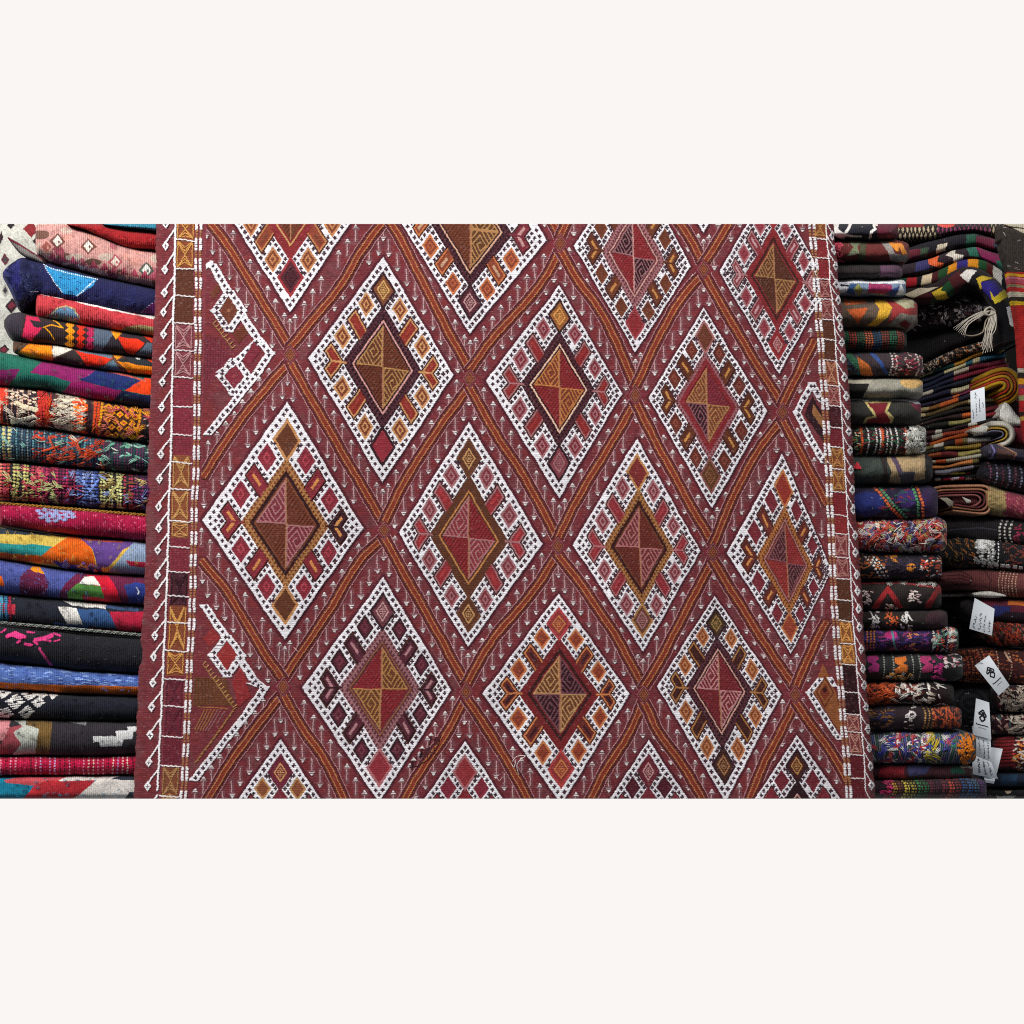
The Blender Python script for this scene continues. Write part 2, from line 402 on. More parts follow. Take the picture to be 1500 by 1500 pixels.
S_TAN, S_MV = TAN, MV
med = [
 dict(T=(428, 130), R=(538, 290), B=(425, 458), L=(322, 293), frame='861a28', comb=None, line='bb8a50', q=[(BR, None)] * 4, ring=('7a3a20', 'b5763f', 'b5763f'), brick=('8c3a22', 'b5763f', BR), tipT=(RED, RED, DK), tipB=('5a2030', RED, DK)),
 dict(T=(690, 160), R=(801, 352), B=(688, 489), L=(583, 318), frame=DK, comb='4a2230', line='c79a86', q=[(BR, None), ('5e3a1e', TAN), (BR, None), ('5e3a1e', TAN)], ring=('8c3a22', OR, 'a14e20'), brick=('8a3c20', OR, 'c9a080'), tipT=(DK, DK, MV), tipB=('5a2438', DK, 'b98a90'), chevR=(MAR, '6a2036', 'b98a90')),
 dict(T=(925, 225), R=(1012, 390), B=(931, 517), L=(841, 361), frame='6c303e', comb='94606c', line=PK, q=[(DK, '8a5a66'), (RED, None), (RED, None), (DK, '8a5a66')], ring=(BR, BR, None), brick=(BR, '5a2c1c', GOLD), tipT=(RED, RED, None), tipB=(RED, '8f3040', None)),
 dict(T=(1130, 270), R=(1212, 418), B=(1141, 548), L=(1054, 398), frame='871826', comb=None, line='44201c', q=[('6a3c20', 'a0743f'), ('5c2f20', None), ('5c3020', None), ('6a3c20', 'a0743f')], ring=('9c3448', MV, '7d2a3c'), brick=('8a2a3c', 'a4707c', 'c9a0a4'), tipT=(RED, RED, MV), tipB=(RED, RED, 'b98a90')),
 dict(T=(562, 376), R=(664, 550), B=(560, 707), L=(452, 525), frame=DK, comb='4e2434', line='c98f92', q=[('663620', 'aa7c40'), (BR, None), ('68301f', None), ('663620', 'aa7c40')], ring=('7c3a20', 'c08850', 'c08850'), brick=('8c2418', 'c08850', '8c2418'), tipT=('7c4424', DK, 'c49a50'), tipB=('98203a', DK, None)),
 dict(T=(820, 418), R=(911, 577), B=(819, 730), L=(712, 558), frame=DK, comb='4e2432', line='dcb39a', q=[('7a3420', 'b57022'), ('861a26', None), ('861a26', None), ('7a3420', 'b57022')], ring=(MAR, '9a6470', '9a6470'), brick=('8c1c22', '9a6470', '8c1c22'), tipT=('b06a20', DK, 'c98a2b'), tipB=('82384a', DK, '9a6470')),
 dict(T=(1031, 451), R=(1124, 602), B=(1043, 745), L=(950, 583), frame='6a2834', comb='8a5664', line='7c1826', frame2='7c1826', q=[('7a3c24', 'a4743f'), ('7c2036', None), (DK, '7c4a58'), ('7a3c24', 'a4743f')], ring=('6a2c22', '5c261f', '7d3a2c'), brick=('64301a', '552818', GOLD), tipT=('6a3424', '9a5a60', None), tipB=('5f3a20', '7c4440', '7a4a28')),
 dict(T=(421, 588), R=(532, 774), B=(417, 937), L=(297, 762), frame='7a4020', comb='a87238', line='38181f', q=[('7d2a3c', 'a66c76'), ('6e3420', None), ('6e3420', None), ('7d2a3c', 'a66c76')], ring=('8a2038', '7c1c34', '9c2c44'), brick=('8a2036', '7c1c32', 'c9802c'), tipT=('63341c', 'b98044', None), tipB=('63341c', 'b98044', None), chevR=('4c2030', DK, 'd08c38')),
 dict(T=(687, 618), R=(795, 797), B=(686, 948), L=(584, 780), frame='5f3420', comb=None, line='b97a34', q=[('8c2c3a', 'a66c76'), ('871a28', None), ('871a28', None), ('8c2c3a', 'a66c76')], ring=('82303f', '9a6470', '9a6470'), brick=('9c2230', '9a6470', '9c2230'), tipT=('5f3420', '5f3420', 'b98a50'), tipB=('5f3420', '5f3420', 'b98a50')),
 dict(T=(933, 642), R=(1026, 807), B=(942, 955), L=(839, 798), frame='6c3a20', comb='9c682c', line='3c161c', q=[('6e2a2c', 'a4626c'), ('6a281f', None), ('6a281f', None), ('6e2a2c', 'a4626c')], ring=('7d2c3c', 'a4707c', 'a4707c'), brick=('8f2232', 'a4606c', '8f2232'), tipT=('7a2426', 'b57c38', None), tipB=('6a3c2c', 'a8763c', MV)),
 dict(T=(1146, 664), R=(1218, 835), B=(1159, 958), L=(1065, 810), frame='6e3418', comb='a86822', line='a66c76', q=[('4c222c', '7a4450'), ('98242c', None), ('98282c', None), ('42202a', '7a4450')], ring=('7a2234', '6c1e30', None), brick=('6c2a22', '5c2420', 'c9802c'), tipT=('9c2a1e', 'b9702c', None), tipB=('9c3a1e', 'b9702c', None)),
 dict(T=(562, 845), R=(661, 1011), B=(555, 1176), L=(443, 1007), frame='65303e', comb='8c5c68', line='7c4a30', q=[('861828', None), ('6a3c1c', 'a87638'), ('6a3c1c', 'a87638'), ('861828', None)], ring=('5c2036', DK, '6c2c40'), brick=('5a2238', DK, 'a87482'), tipT=('6c3444', DK, 'b98a90'), tipB=('98243a', 'a4606c', None)),
 dict(T=(818, 870), R=(922, 1017), B=(823, 1178), L=(707, 1016), frame='741620', comb=None, line='3c1a1e', q=[('6a3c20', 'ae824e'), (DK, '6c3c4c'), (DK, '6c3c4c'), ('6a3c20', 'ae824e')], ring=('963a1c', 'c07030', '7c3018'), brick=('6a2420', 'c07030', '3c1a26'), tipT=('982a34', '9c2c34', 'b9702c'), tipB=('982a30', '9c2c30', 'b9702c')),
 dict(T=(1047, 873), R=(1144, 1017), B=(1063, 1175), L=(963, 1005), frame=DK, comb='542836', line='c9948c', q=[('7c2432', 'b98088'), ('7a1e2c', None), ('7a1e2c', None), ('7c2432', 'b98088')], ring=('8a4420', 'b9743c', 'b9743c'), brick=('46201f', 'a8702f', '46201f'), tipT=('4a3420', DK, '9c7a3c'), tipB=('4a2a20', DK, '9c6a3c')),
 dict(T=(411, 1083), R=(517, 1240), B=(408, 1400), L=(300, 1240), frame=MAR, comb=None, line=PK, q=[(BR, None)] * 4, ring=('8a4a28', 'b08048', None), brick=(MAR, MAR, MAR), tipT=('702038', '641a34', 'c08850'), tipB=(RED, RED, None)),
 dict(T=(681, 1085), R=(782, 1238), B=(681, 1400), L=(575, 1238), frame=RED, comb=None, line=PK, q=[(BR, None)] * 4, ring=('84203a', '7c1c36', None), brick=(MAR, MAR, MAR), tipT=('9c2836', 'a4606c', None), tipB=(RED, RED, None)),
 dict(T=(950, 1084), R=(1050, 1235), B=(950, 1390), L=(852, 1235), frame=MAR, comb=None, line=PK, q=[(BR, None)] * 4, ring=('5a1c30', '4c182c', None), brick=(MAR, MAR, MAR), tipT=('702034', '641c30', 'b98a90'), tipB=(RED, RED, None)),
 dict(T=(1167, 1077), R=(1268, 1226), B=(1170, 1390), L=(1070, 1226), frame=DK, comb=None, line=PK, q=[(BR, None)] * 4, ring=('742034', '6c1c30', None), brick=(MAR, MAR, MAR), tipT=('4c2020', DK, 'b9803c'), tipB=(RED, RED, None)),
 dict(T=(1029, 20), R=(1130, 185), B=(1031, 341), L=(930, 185), frame=DK, comb=None, line=PK, q=[(BR, None)] * 4, ring=('742034', '6c1c30', None), brick=(MAR, MAR, MAR), tipT=('4c2020', DK, None), tipB=(RED, RED, None)),
 dict(T=(820, -5), R=(905, 150), B=(820, 300), L=(735, 150), frame=DK, comb=None, line=PK, q=[(BR, None)] * 4, ring=('742034', '6c1c30', None), brick=(MAR, MAR, MAR), tipT=('4c2020', DK, None), tipB=(RED, RED, None)),
]
halves = [((303, 372), (397, 520), (297, 642), (210, 510)), ((296, 878), (388, 1007), (277, 1150), (190, 1010)),
          ((1192, 545), (1275, 620), (1214, 690), (1164, 605)), ((1204, 975), (1270, 1020), (1235, 1100), (1182, 1015))]
for m in med: stems(m['T'], m['R'], m['B'], m['L'])
for hq in halves: stems(*hq)
N = {1: (425, 520), 2: (688, 555), 3: (931, 579), 4: (1146, 604), 5: (562, 777), 6: (817, 800), 7: (1045, 809),
     8: (414, 1006), 9: (683, 1013), 10: (943, 1018), 11: (1165, 1018), 12: (821, 357), 13: (1031, 395)}
LT = [
 [(302, 318), (334, 360), (382, 437), (425, 510)], [(425, 510), (446, 483), (497, 425), (535, 358), (568, 318)],
 [(568, 318), (588, 350), (612, 400), (648, 470), (688, 543)], [(688, 543), (718, 500), (760, 455), (797, 412), (821, 366)],
 [(821, 366), (842, 405), (880, 455), (910, 515), (931, 568)], [(931, 568), (962, 500), (995, 440), (1031, 400)],
 [(990, 318), (1012, 350), (1031, 388)], [(1031, 388), (1055, 350), (1074, 318)],
 [(1031, 400), (1062, 455), (1100, 520), (1146, 594)], [(1146, 594), (1168, 550), (1192, 500)],
 [(425, 530), (395, 562), (345, 625), (298, 698)], [(425, 530), (450, 575), (505, 670), (562, 767)],
 [(562, 767), (592, 705), (640, 630), (688, 566)], [(688, 566), (722, 630), (775, 710), (817, 790)],
 [(817, 790), (845, 730), (895, 650), (931, 588)], [(931, 588), (962, 650), (1000, 720), (1045, 798)],
 [(1045, 798), (1070, 735), (1110, 660), (1146, 614)], [(1146, 614), (1175, 668), (1211, 738)],
 [(562, 787), (525, 822), (480, 900), (414, 996)], [(296, 822), (330, 862), (380, 945), (414, 996)],
 [(562, 787), (595, 845), (645, 935), (683, 1004)], [(817, 812), (785, 862), (715, 945), (683, 1004)],
 [(817, 812), (850, 855), (905, 935), (943, 1008)], [(1045, 820), (1010, 885), (972, 960), (943, 1008)],
 [(1045, 820), (1080, 880), (1125, 950), (1165, 1008)], [(1165, 1008), (1188, 955), (1210, 912)],
 [(414, 1016), (375, 1065), (335, 1120), (300, 1180)], [(414, 1016), (442, 1065), (480, 1120), (508, 1180)],
 [(683, 1022), (655, 1075), (615, 1130), (588, 1180)], [(683, 1022), (712, 1065), (752, 1130), (778, 1180)],
 [(943, 1028), (920, 1080), (885, 1130), (862, 1180)], [(943, 1028), (965, 1075), (1000, 1120), (1035, 1180)],
 [(1165, 1028), (1140, 1080), (1118, 1120), (1095, 1180)], [(1165, 1028), (1190, 1065), (1220, 1105), (1240, 1142)],
 [(821, 348), (806, 318)], [(821, 348), (834, 318)],
]
for p in LT: lattice(p)
for p in N.values(): node(*p)
for m in med: medallion(**m)

# motifs cut by the side borders
def band(pts, w=12, ends=True):
    for q, ((xa, ya), (xb, yb)) in enumerate(zip(pts[:-1], pts[1:])):
        L = math.hypot(xb - xa, yb - ya); ux, uy = (xb - xa) / L, (yb - ya) / L
        e0 = -w * .18 if q else 0; e1 = w * .18 if q < len(pts) - 2 else 0
        n_ = max(2, int(L / 6)); h = w / 2 * 1.04
        for k in range(n_):      # built stitch by stitch, slightly stepped
            a = e0 + (L + e1 - e0) * k / n_; b = e0 + (L + e1 - e0) * (k + 1) / n_; o = XR.uniform(-.5, .5)
            p0 = (xa + ux * a, ya + uy * a); p1 = (xa + ux * b, ya + uy * b)
            cv.poly(W_, [(p0[0] - h + o, p0[1] - .2), (p0[0] + h * 1.25 + o, p0[1] - .2), (p1[0] + h * 1.25 + o, p1[1] + .4), (p1[0] - h + o, p1[1] + .4)] if abs(uy) > .25 else [(p0[0], p0[1] - h), (p1[0], p1[1] - h), (p1[0], p1[1] + h), (p0[0], p0[1] + h)], .0012)
    for (xa, ya), (xb, yb) in zip(pts[:-1], pts[1:]):
        L = math.hypot(xb - xa, yb - ya); n_ = max(1, int(L / 8.0))
        for k in range(n_): cross(xa + 1 + (xb - xa) * (k + .5) / n_, ya + (yb - ya) * (k + .5) / n_, 1.05)
def ringlet(cx, cy, rx, ry, fill, core=None):
    band([(cx, cy - ry), (cx + rx, cy), (cx, cy + ry), (cx - rx, cy), (cx, cy - ry)], 10.5)
    cv.dia(fill, cx, cy, rx - 7, ry - 8, .0004)
    if core: cv.dia(core, cx, cy, 3, 4, .0006)
def teeth(xa, ya, xb, yb, n_, c):
    for k in range(n_):
        f = k / (n_ - 1); x = xa + (xb - xa) * f; y = ya + (yb - ya) * f
        cv.line(c, 1.5, [(x, y), (x + 5, y - 4)], .0009)
    cv.line(c, 1.3, [(xa, ya), (xb, yb)], .0006)
cv.poly('6d3420', [(308, 428), (322, 412), (326, 420), (312, 440)], .0004)
cv.poly('6a3020', [(340, 488), (362, 472), (366, 486), (350, 504)], .0006)
cv.poly('74243a', [(299, 490), (340, 520), (300, 575)], .0002)
for k in range(9): cv.line('5c1a30', .9, [(300 + k * 4, 492 + k * 1), (300 + k * 4, 560 - k * 4)], 0)
teeth(312, 474, 340, 510, 8, 'b08a4c')
band([(309, 386), (330, 422), (352, 458), (372, 490), (395, 517), (372, 552), (340, 592), (303, 637)])
ringlet(335, 455, 21, 30, '6d3420', 'b07050'); ringlet(343, 551, 21, 27, '82203a', 'a84050')
band([(378, 498), (352, 523), (322, 546)]); cv.poly('7c2038', [(355, 527), (372, 500), (382, 512), (366, 536)], .0006)
cv.line(W_, 6, [(300, 392), (309, 384)], .001)
cv.poly('96232c', [(296, 935), (312, 920), (322, 935), (306, 948)], .0003)
cv.poly('6a3a20', [(284, 992), (330, 992), (345, 1034), (282, 1034)], .0003)
for k in range(6): cv.line('54301c', .9, [(286 + k * 5, 993), (286 + k * 5, 1032)], 0)
for k in range(8): cv.line('a4747a' if k > 3 else 'b9843c', 1.3, [(300 + k * 5, 1040), (285 + k * 4, 1070)] if k < 6 else [(330, 1042), (318, 1060)], .0006)
cv.line('b9843c', 1.3, [(290, 1036), (335, 1038)], .0006)
teeth(297, 973, 342, 1036, 13, 'bb8a48'); teeth(285, 1118, 342, 1040, 15, 'a87838')
cv.poly('98202c', [(340, 1000), (354, 975), (368, 1020), (350, 1036)], .0006)
band([(298, 886), (322, 922), (345, 956), (370, 995), (387, 1008), (362, 1044), (322, 1094), (282, 1143)])
band([(366, 1000), (382, 1006)], 12); ringlet(332, 960, 22, 30, '9c2028', None)
# right partials
cv.poly(DK, [(1190, 580), (1204, 604), (1208, 650), (1178, 607)], .0006)
cv.poly('8a5a2c', [(1192, 592), (1204, 610), (1208, 632), (1190, 606)], .0008)
band([(1204, 590), (1189, 562), (1167, 604), (1186, 642), (1208, 678)], 9.5)
cv.poly('a85f22', [(1206, 972), (1224, 1015), (1236, 1066), (1228, 1070), (1190, 1012)], .0006)
for r, c in ((16, '6e2a1a'), (13, 'b06a26'), (9, '7c3018')): cv.dia(c, 1208, 1014, r * .8, r * 1.5, .0006)
cv.dia('42161a', 1208, 1011, 3.5, 5, .0003)
band([(1202, 993), (1185, 1015), (1207, 1050), (1229, 1084)], 8.5); band([(1214, 992), (1222, 1005)], 7)

# ---- left border
def ix(ys, xs): return lambda y: float(np.interp(y, ys, xs))
YB = (328, 600, 890, 1170)
lv = ix(YB, (257.5, 251.5, 243.5, 229.5)); ld = ix(YB, (291, 289, 281.5, 268.5))
cv.poly('7d3040', [(lv(328), 328), (ld(328) + 12, 328), (ld(600) + 8, 600), (ld(890) + 8, 890), (ld(1170) + 6, 1172), (lv(1170), 1172), (lv(890), 890), (lv(600), 600)], 0)
YS = (700, 1170)
def boxcol(xc, wid, cuts, cells, side):
    for (ya, yb), (c, lc) in zip(zip(cuts[:-1], cuts[1:]), cells):
        xa, xb = xc(ya), xc(yb); w = wid / 2
        cv.poly(c, [(xa - w, ya), (xa + w, ya), (xb + w, yb), (xb - w, yb)], .0002)
        if lc:
            ym = (ya + yb) / 2; xm = xc(ym); q = w - 2
            cv.line(lc, 1.4, [(xa - q, ya + 4), (xb - q, yb - 3)], .0009); cv.line(lc, 1.4, [(xa + q, ya + 4), (xb + q, yb - 3)], .0009)
            for o in (0, 5, 10):
                cv.line(lc, 1.5, [(xm - q + 1, ya + 5 - o * .3), (xm, ym - o), (xm + q - 1, ya + 5 - o * .3)], .0009)
                cv.line(lc, 1.5, [(xm - q + 1, yb - 4), (xm, ym + 1 + o), (xm + q - 1, yb - 4)], .0009)
        else:
            for k in range(5): cv.line(np.maximum(lin(c) * .8, 0), 1, [(xa - w + 2 + k * wid / 5, ya + 3), (xa - w + 5 + k * wid / 5, yb - 3)], 0)
def hcuts(xc, w, ys, side):
    for i, y in enumerate(ys): 
        x = xc(y); n_ = 8
        cv.line('dcd4d4', 1.9 if side < 0 else 1.5, [(x - w / 2 - (2 if side < 0 else 3) + w * k / n_ * 1.15, y - 1.5 + k * .28 * (1 if side < 0 else 1) + (.7 if k % 2 else -.3)) for k in range(n_ + 1)], .0012)
bc = ix(YB, (272, 267, 261, 248))
lc_y = [318, 352, 394, 434, 474, 514, 553, 596, 637, 667, 717, 764, 788, 838, 874, 888, 954, 990, 1035, 1080, 1122, 1167, 1180]
OX = ('84401c', 'c9902c'); BP = ('5e3020', None); MX = ('7d3444', 'b08088'); RP = ('83203a', None); TX = ('8a4a24', 'b98a44'); DX = ('4c2030', '351622')
cells = [OX, OX, BP, BP, MX, MX, RP, RP, ('7d2138', None), TX, TX, ('8a4a24', 'b98a44'), ('7d2138', None), ('7d2138', None), DX, OX, OX, ('6e2036', '5a1a30'), ('6c1c34', '5a1a30'), ('6e1c34', None), ('7c4428', 'a87c48'), TX]
boxcol(bc, 26, [318, 352, 394, 434, 474, 514, 553, 596, 637, 667, 717, 764, 788, 802, 838, 888, 954, 990, 1035, 1080, 1122, 1167, 1180], cells, -1)
hcuts(bc, 26, [352, 394, 434, 474, 514, 553, 596, 637, 678, 717, 764, 802, 838, 874, 913, 954, 995, 1035, 1080, 1122, 1167], -1)
def dashline(xc, ys, per, seed):
    r = random.Random(seed); y = 320
    while y < 1175:
        a = r.uniform(14, 19)
        for o in (-3.2, 3.2):
            cv.line('e6e0e2', 3.9, [(xc(y) + o, y), (xc(y + a) + o, y + a)], .0012, dash=(4.2, 3.7))
        y += a + 2; b_ = r.uniform(7, 13)
        for o in (-2.8, 2.8): cv.line('9c6a3a', 3.0, [(xc(y) + o, y), (xc(y + b_) + o, y + b_)], .0008, dash=(4, 3.2))
        y += b_ + 2
dashline(ld, None, 25, 3)
def vine(xc, buds, sx, dx, dy, w=3.0):
    cv.line('e8e2e4', w, [(xc(y), y) for y in range(318, 1190, 40)], .0013)
    for by in buds:
        bx = xc(by) + sx * dx; vy = by - dy
        cv.line('e8e2e4', w * .85, [(xc(vy), vy), (xc(vy) + sx * dx * .55, vy + dy * .42), (bx + sx * -1, by - 5)], .0012)
        cv.dia('e8e2e4', bx, by, 4.9 if sx > 0 else 5.4, 7.8, .0013); cv.line(CR, 1.1, [(bx - 2, by + .5), (bx + 2, by + .5)], .0004); cv.line(CR, 1.1, [(bx, by - 2), (bx, by + 3)], .0004)
lb = [328, 360, 395, 429, 458, 490, 526, 560, 596, 630, 666, 702, 742, 774, 806, 842, 870, 902, 932, 962, 1000, 1036, 1077, 1116, 1152, 1190]
vine(lv, lb, -1, 14.5, 25)
# ---- right border
rd = ix((328, 600, 740, 900, 1170), (1189.5, 1209, 1216, 1223, 1244)); rv = ix((328, 600, 740, 900, 1170), (1209.5, 1232, 1241, 1249, 1270))
rb = ix((328, 600, 900, 1170), (1201.5, 1223, 1237.5, 1259))
cv.poly('74283a', [(rd(328) + 5, 328), (rv(328), 328), (rv(600), 600), (rv(900), 900), (rv(1170), 1172), (rd(1170) + 5, 1172), (rd(900) + 5, 900), (rd(600) + 5, 600)], 0)
rc_y = [318, 350, 378, 409, 439, 468, 498, 528, 565, 595, 626, 655, 687, 721, 755, 782, 817, 848, 880, 910, 943, 973, 1014, 1046, 1073, 1106, 1140, 1180]
TXr = ('84441f', 'b07c34'); RPr = ('8a1c2a', None); MXr = ('7d303a', 'a87070')
cells = [TXr, RPr, RPr, MXr, MXr, BP, BP, ('8a4030', 'b57c60'), ('84383a', 'a87070'), ('561c2a', '3c1420'), ('741a2c', None), TXr, TXr, ('821828', None), ('8c1c24', None), MXr, MXr, ('5c301e', None), ('54301c', None), ('9c5c1c', 'd0902c'), ('9c5c1c', 'd0902c'), ('401a24', '2c1018'), ('401a24', '2c1018'), ('7d3438', 'b58078'), ('7d3438', 'b58078'), ('681828', None), ('681828', None)]
boxcol(rb, 19, rc_y, cells, 1); hcuts(rb, 20, rc_y[1:-1], 1)
dashline(rd, None, 25, 9)
rbd = [318, 346, 366, 390, 417, 440, 466, 480, 502, 526, 553, 581, 608, 632, 660, 688, 718, 746, 784, 810, 842, 866, 892, 919, 951, 980, 1004, 1036, 1069, 1096, 1123, 1150, 1180]
vine(rv, rbd, 1, 9, 22, 1.7)
# dark mending patch and stray stitches
for k in range(14): cv.line('3c1626', 1.6, [(602 + k * 2.6, 1110 - k * 1.2), (600 + k * 2.8, 1122 - k * 1.4)], .0005) if k % 2 else None
cv.poly('541d29', [(636, 1080), (644, 1079), (641, 1090), (633, 1094)], .0002); cv.poly('541d29', [(620, 1098), (630, 1094), (628, 1106), (616, 1110)], .0002)
cv.line('2c101c', 1.8, [(646, 1078), (640, 1096), (626, 1114), (612, 1122), (600, 1124)], .0004)
for x, y in ((631, 1077), (618, 1096), (606, 1113)):
    cv.line('2c1020', 2, [(x, y), (x - 2, y + 14)], .0006); cv.poly('d8d0cc', [(x - 4, y + 1), (x + 4, y + 1), (x, y - 4)], .001)

# weave: weft rows and warp grain shared by every colour
row = np.floor(yy / 1.55); colm = np.floor(XX / 2.3)
lum = cv.C @ np.array([.3, .59, .11])
cv.C = cv.C * .90 + lum[..., None] * .10
rr_ = cv.C[..., 0:1]; fill = ((lum < .4) & (cv.H < .00075))[..., None]
cv.C = np.where(fill, cv.C / (1 + 1.1 * np.clip(rr_ - .17, 0, .6)), cv.C)
cv.C = np.where(((lum < .4) & (cv.H >= .00075))[..., None], cv.C * 1.16, cv.C)
dk = (lum < .45)[..., None]
cv.C = np.where(dk, np.maximum(cv.C, 0) ** 1.1 * (1.02 - .2 * np.clip((lum[..., None] - .12) / .1, 0, 1)), cv.C * (.97 + .16 * vnoise(XX, yy, 60, 41) + .12 * vnoise(XX, yy, 14, 42))[..., None])
fl = (hashn(row, np.floor(XX / 2.1), 31) > .455) & (lum < .2)
cv.C[fl] = cv.C[fl] * .88 + np.array([.42, .32, .35]) * .12
nw = (lum < .4)[..., None]
l2 = (cv.C @ np.array([.3, .59, .11]))[..., None]
cv.C = np.where(nw, np.maximum((cv.C * .88 + l2 * .12) * np.array([1.07, 1.03, .92]), 0) * 1.05, cv.C)
g = 1 + .34 * hashn(row, np.floor(XX / 5 + hashn(row, 0) * 4), 2) + .12 * hashn(row, colm, 5) + .13 * np.sin(yy * 2 * np.pi / 3.1)
cv.C *= g[..., None]
cv.H = cv.H + .00012 * np.sin(yy * 2 * np.pi / 3.1) + .00018 * hashn(row, colm, 8)
# the cloth hangs with slow ripples; selvages curl back
dep = .024 * vnoise(XX, yy * .45, 150, 21) + .006 * vnoise(XX, yy * .6, 60, 22) + .004 * np.sin(yy / 140. + XX / 400) 
edge = np.minimum(uu, 1 - uu) * 1050
dep = dep + .010 * np.clip(1 - edge / 9, 0, 1) ** 2
rug = cloth_mesh('kilim_rug', XX, yy, dep, cv.C, cv.H * 1.35, M_RUG, .012)
tag(rug, 'large red kilim with white-edged lozenges hanging in front of the folded stacks', 'rug')
for P, c in (([(750, 1116), (757, 1108), (770, 1107), (762, 1113), (757, 1122), (760, 1135)], 'd8d2d0'), ([(756, 1112), (753, 1124), (749, 1118)], 'cfc8c6'),
             ([(727, 1134), (731, 1144), (736, 1138)], 'b09a9c'), ([(430, 948), (438, 956)], 'c8a8a8')):
    tb = Tubes(); tb.px(P, -.004, .0006, c, bow=.003); tb.build('loose_thread', rug, M_YARN)
# ---------------------------------------------------------------- folded cloths
def cyc(v, n): return v % n
def fold(name, label, group, cat, top, bot, base, paint, Y0=.06, D=.034, e=2.6, rnd=(0, 0), rib=(2.9, .26, .0005), seed=1,
         back=.30, wob=1.3, jag=.8, lump=.0, wavy=1.6, mat=None, parent=None, grain=.42, dens=.8):
    """a folded or rolled cloth seen from its rounded side; top/bot are its visible outlines in photo pixels"""
    x0, x1 = top[0][0], top[-1][0]
    nc = max(8, int((x1 - x0) / dens)); xs = np.linspace(x0, x1, nc)
    f = lambda P: np.interp(xs, [p[0] for p in P], [p[1] for p in P])
    ty, by = f(top), f(bot)
    ks = max(1, int(6 / dens))                                   # round off the corners of the outline
    sm = lambda a: np.convolve(np.pad(a, ks, mode='reflect', reflect_type='odd'), np.ones(2 * ks + 1) / (2 * ks + 1), 'valid')
    ty, by = sm(ty), sm(by)
    if wavy: 
        ty = ty + wavy * vnoise(xs, xs * 0 + seed * 3.1, 22, seed + 50); by = by + wavy * vnoise(xs, xs * 0 + seed * 5.3, 22, seed + 60)
    E = np.ones(nc)
    if rnd[0]: E = np.minimum(E, np.sqrt(np.clip(1 - np.clip((x0 + rnd[0] - xs) / rnd[0], 0, 1) ** 2, 0, 1)))
    if rnd[1]: E = np.minimum(E, np.sqrt(np.clip(1 - np.clip((xs - x1 + rnd[1]) / rnd[1], 0, 1) ** 2, 0, 1)))
    mid = (ty + by) / 2; k = (.5 + .5 * E) if rnd[1] > 14 else (.72 + .28 * E)
    ty, by = mid + (ty - mid) * k, mid + (by - mid) * k
    ty = np.clip(ty, TOP, BOT); by = np.clip(by, TOP, BOT)
    nr = max(6, int((by - ty).max() / dens))
    t = np.linspace(0, 1, nr)[:, None]
    X = xs[None, :] * np.ones((nr, 1)); Y = ty[None] * (1 - t) + by[None] * t
    c = Canvas(X, Y, base, jag=jag, wob=wob, seed=seed, stitch=1.9)
    c.T = t
    if paint: paint(c)
    ph = 2 * np.pi * (X + 1.2 * vnoise(X, Y, 30, seed + 9)) / rib[0]
    c.C *= (1 + rib[1] * np.sin(ph) + grain * hashn(np.floor(X / 1.7), np.floor(Y / 1.7), seed) + .25 * vnoise(X, Y, 16, seed + 4) + .12 * vnoise(X, Y, 5, seed + 5))[..., None]
    lm = c.C @ np.array([.3, .59, .11]); sa = .06 if group == GL else -.04; c.C = np.maximum(c.C * (1 + sa) - lm[..., None] * sa, .002) * (1.3 if group == GB else 1.04 if group == GR_ else 1.0)
    c.specks(['a8a4a0', '8c8888'], x0, x1, 3, ln=(.6, 1.8), w=.6, ang=(.5, 1), seed=seed + 70, h=None)
    c.C = c.C + (.012 * (.5 + np.sin(ph) * .5) * (.6 + hashn(np.floor(X / 1.5), np.floor(Y / 1.5), seed + 3)))[..., None]
    c.H = c.H + rib[2] * np.sin(ph) + .0003 * hashn(np.floor(X / 1.3), np.floor(Y / 1.3), seed + 2) + lump * (vnoise(X, Y, 12, seed + 6) + .6 * vnoise(X, Y, 5, seed + 7)) + .007 * vnoise(X, Y, 46, seed + 8) + .0025 * vnoise(X, Y, 16, seed + 18)
    prof = (1 - np.abs(2 * t - 1) ** e) ** .5
    dep = Y0 - D * prof * (.25 + .75 * E[None])
    o = cloth_mesh(name, X, Y, dep, c.C, c.H, mat or M_WOOL, Y0 + back, parent)
    o['px'] = 0; del o['px']
    if not parent: tag(o, label, cat, group)
    o_info[o.name] = (xs, ty, by, Y0, D, e)
    if group == GL and (by - ty).min() > 12: tufts(o, [base], max(x0, -5) + 8, 205, 26, seed + 300, ln=(3, 8), r=.00042, ang=1.2, name='lint')
    return o
o_info = {}

def on_surface(o, x, t, lift=.002):
    xs, ty, by, Y0, D, e = o_info[o.name]
    y0, y1 = np.interp(x, xs, ty), np.interp(x, xs, by)
    return y0 + (y1 - y0) * t, Y0 - D * (1 - abs(2 * t - 1) ** e) ** .5 - lift

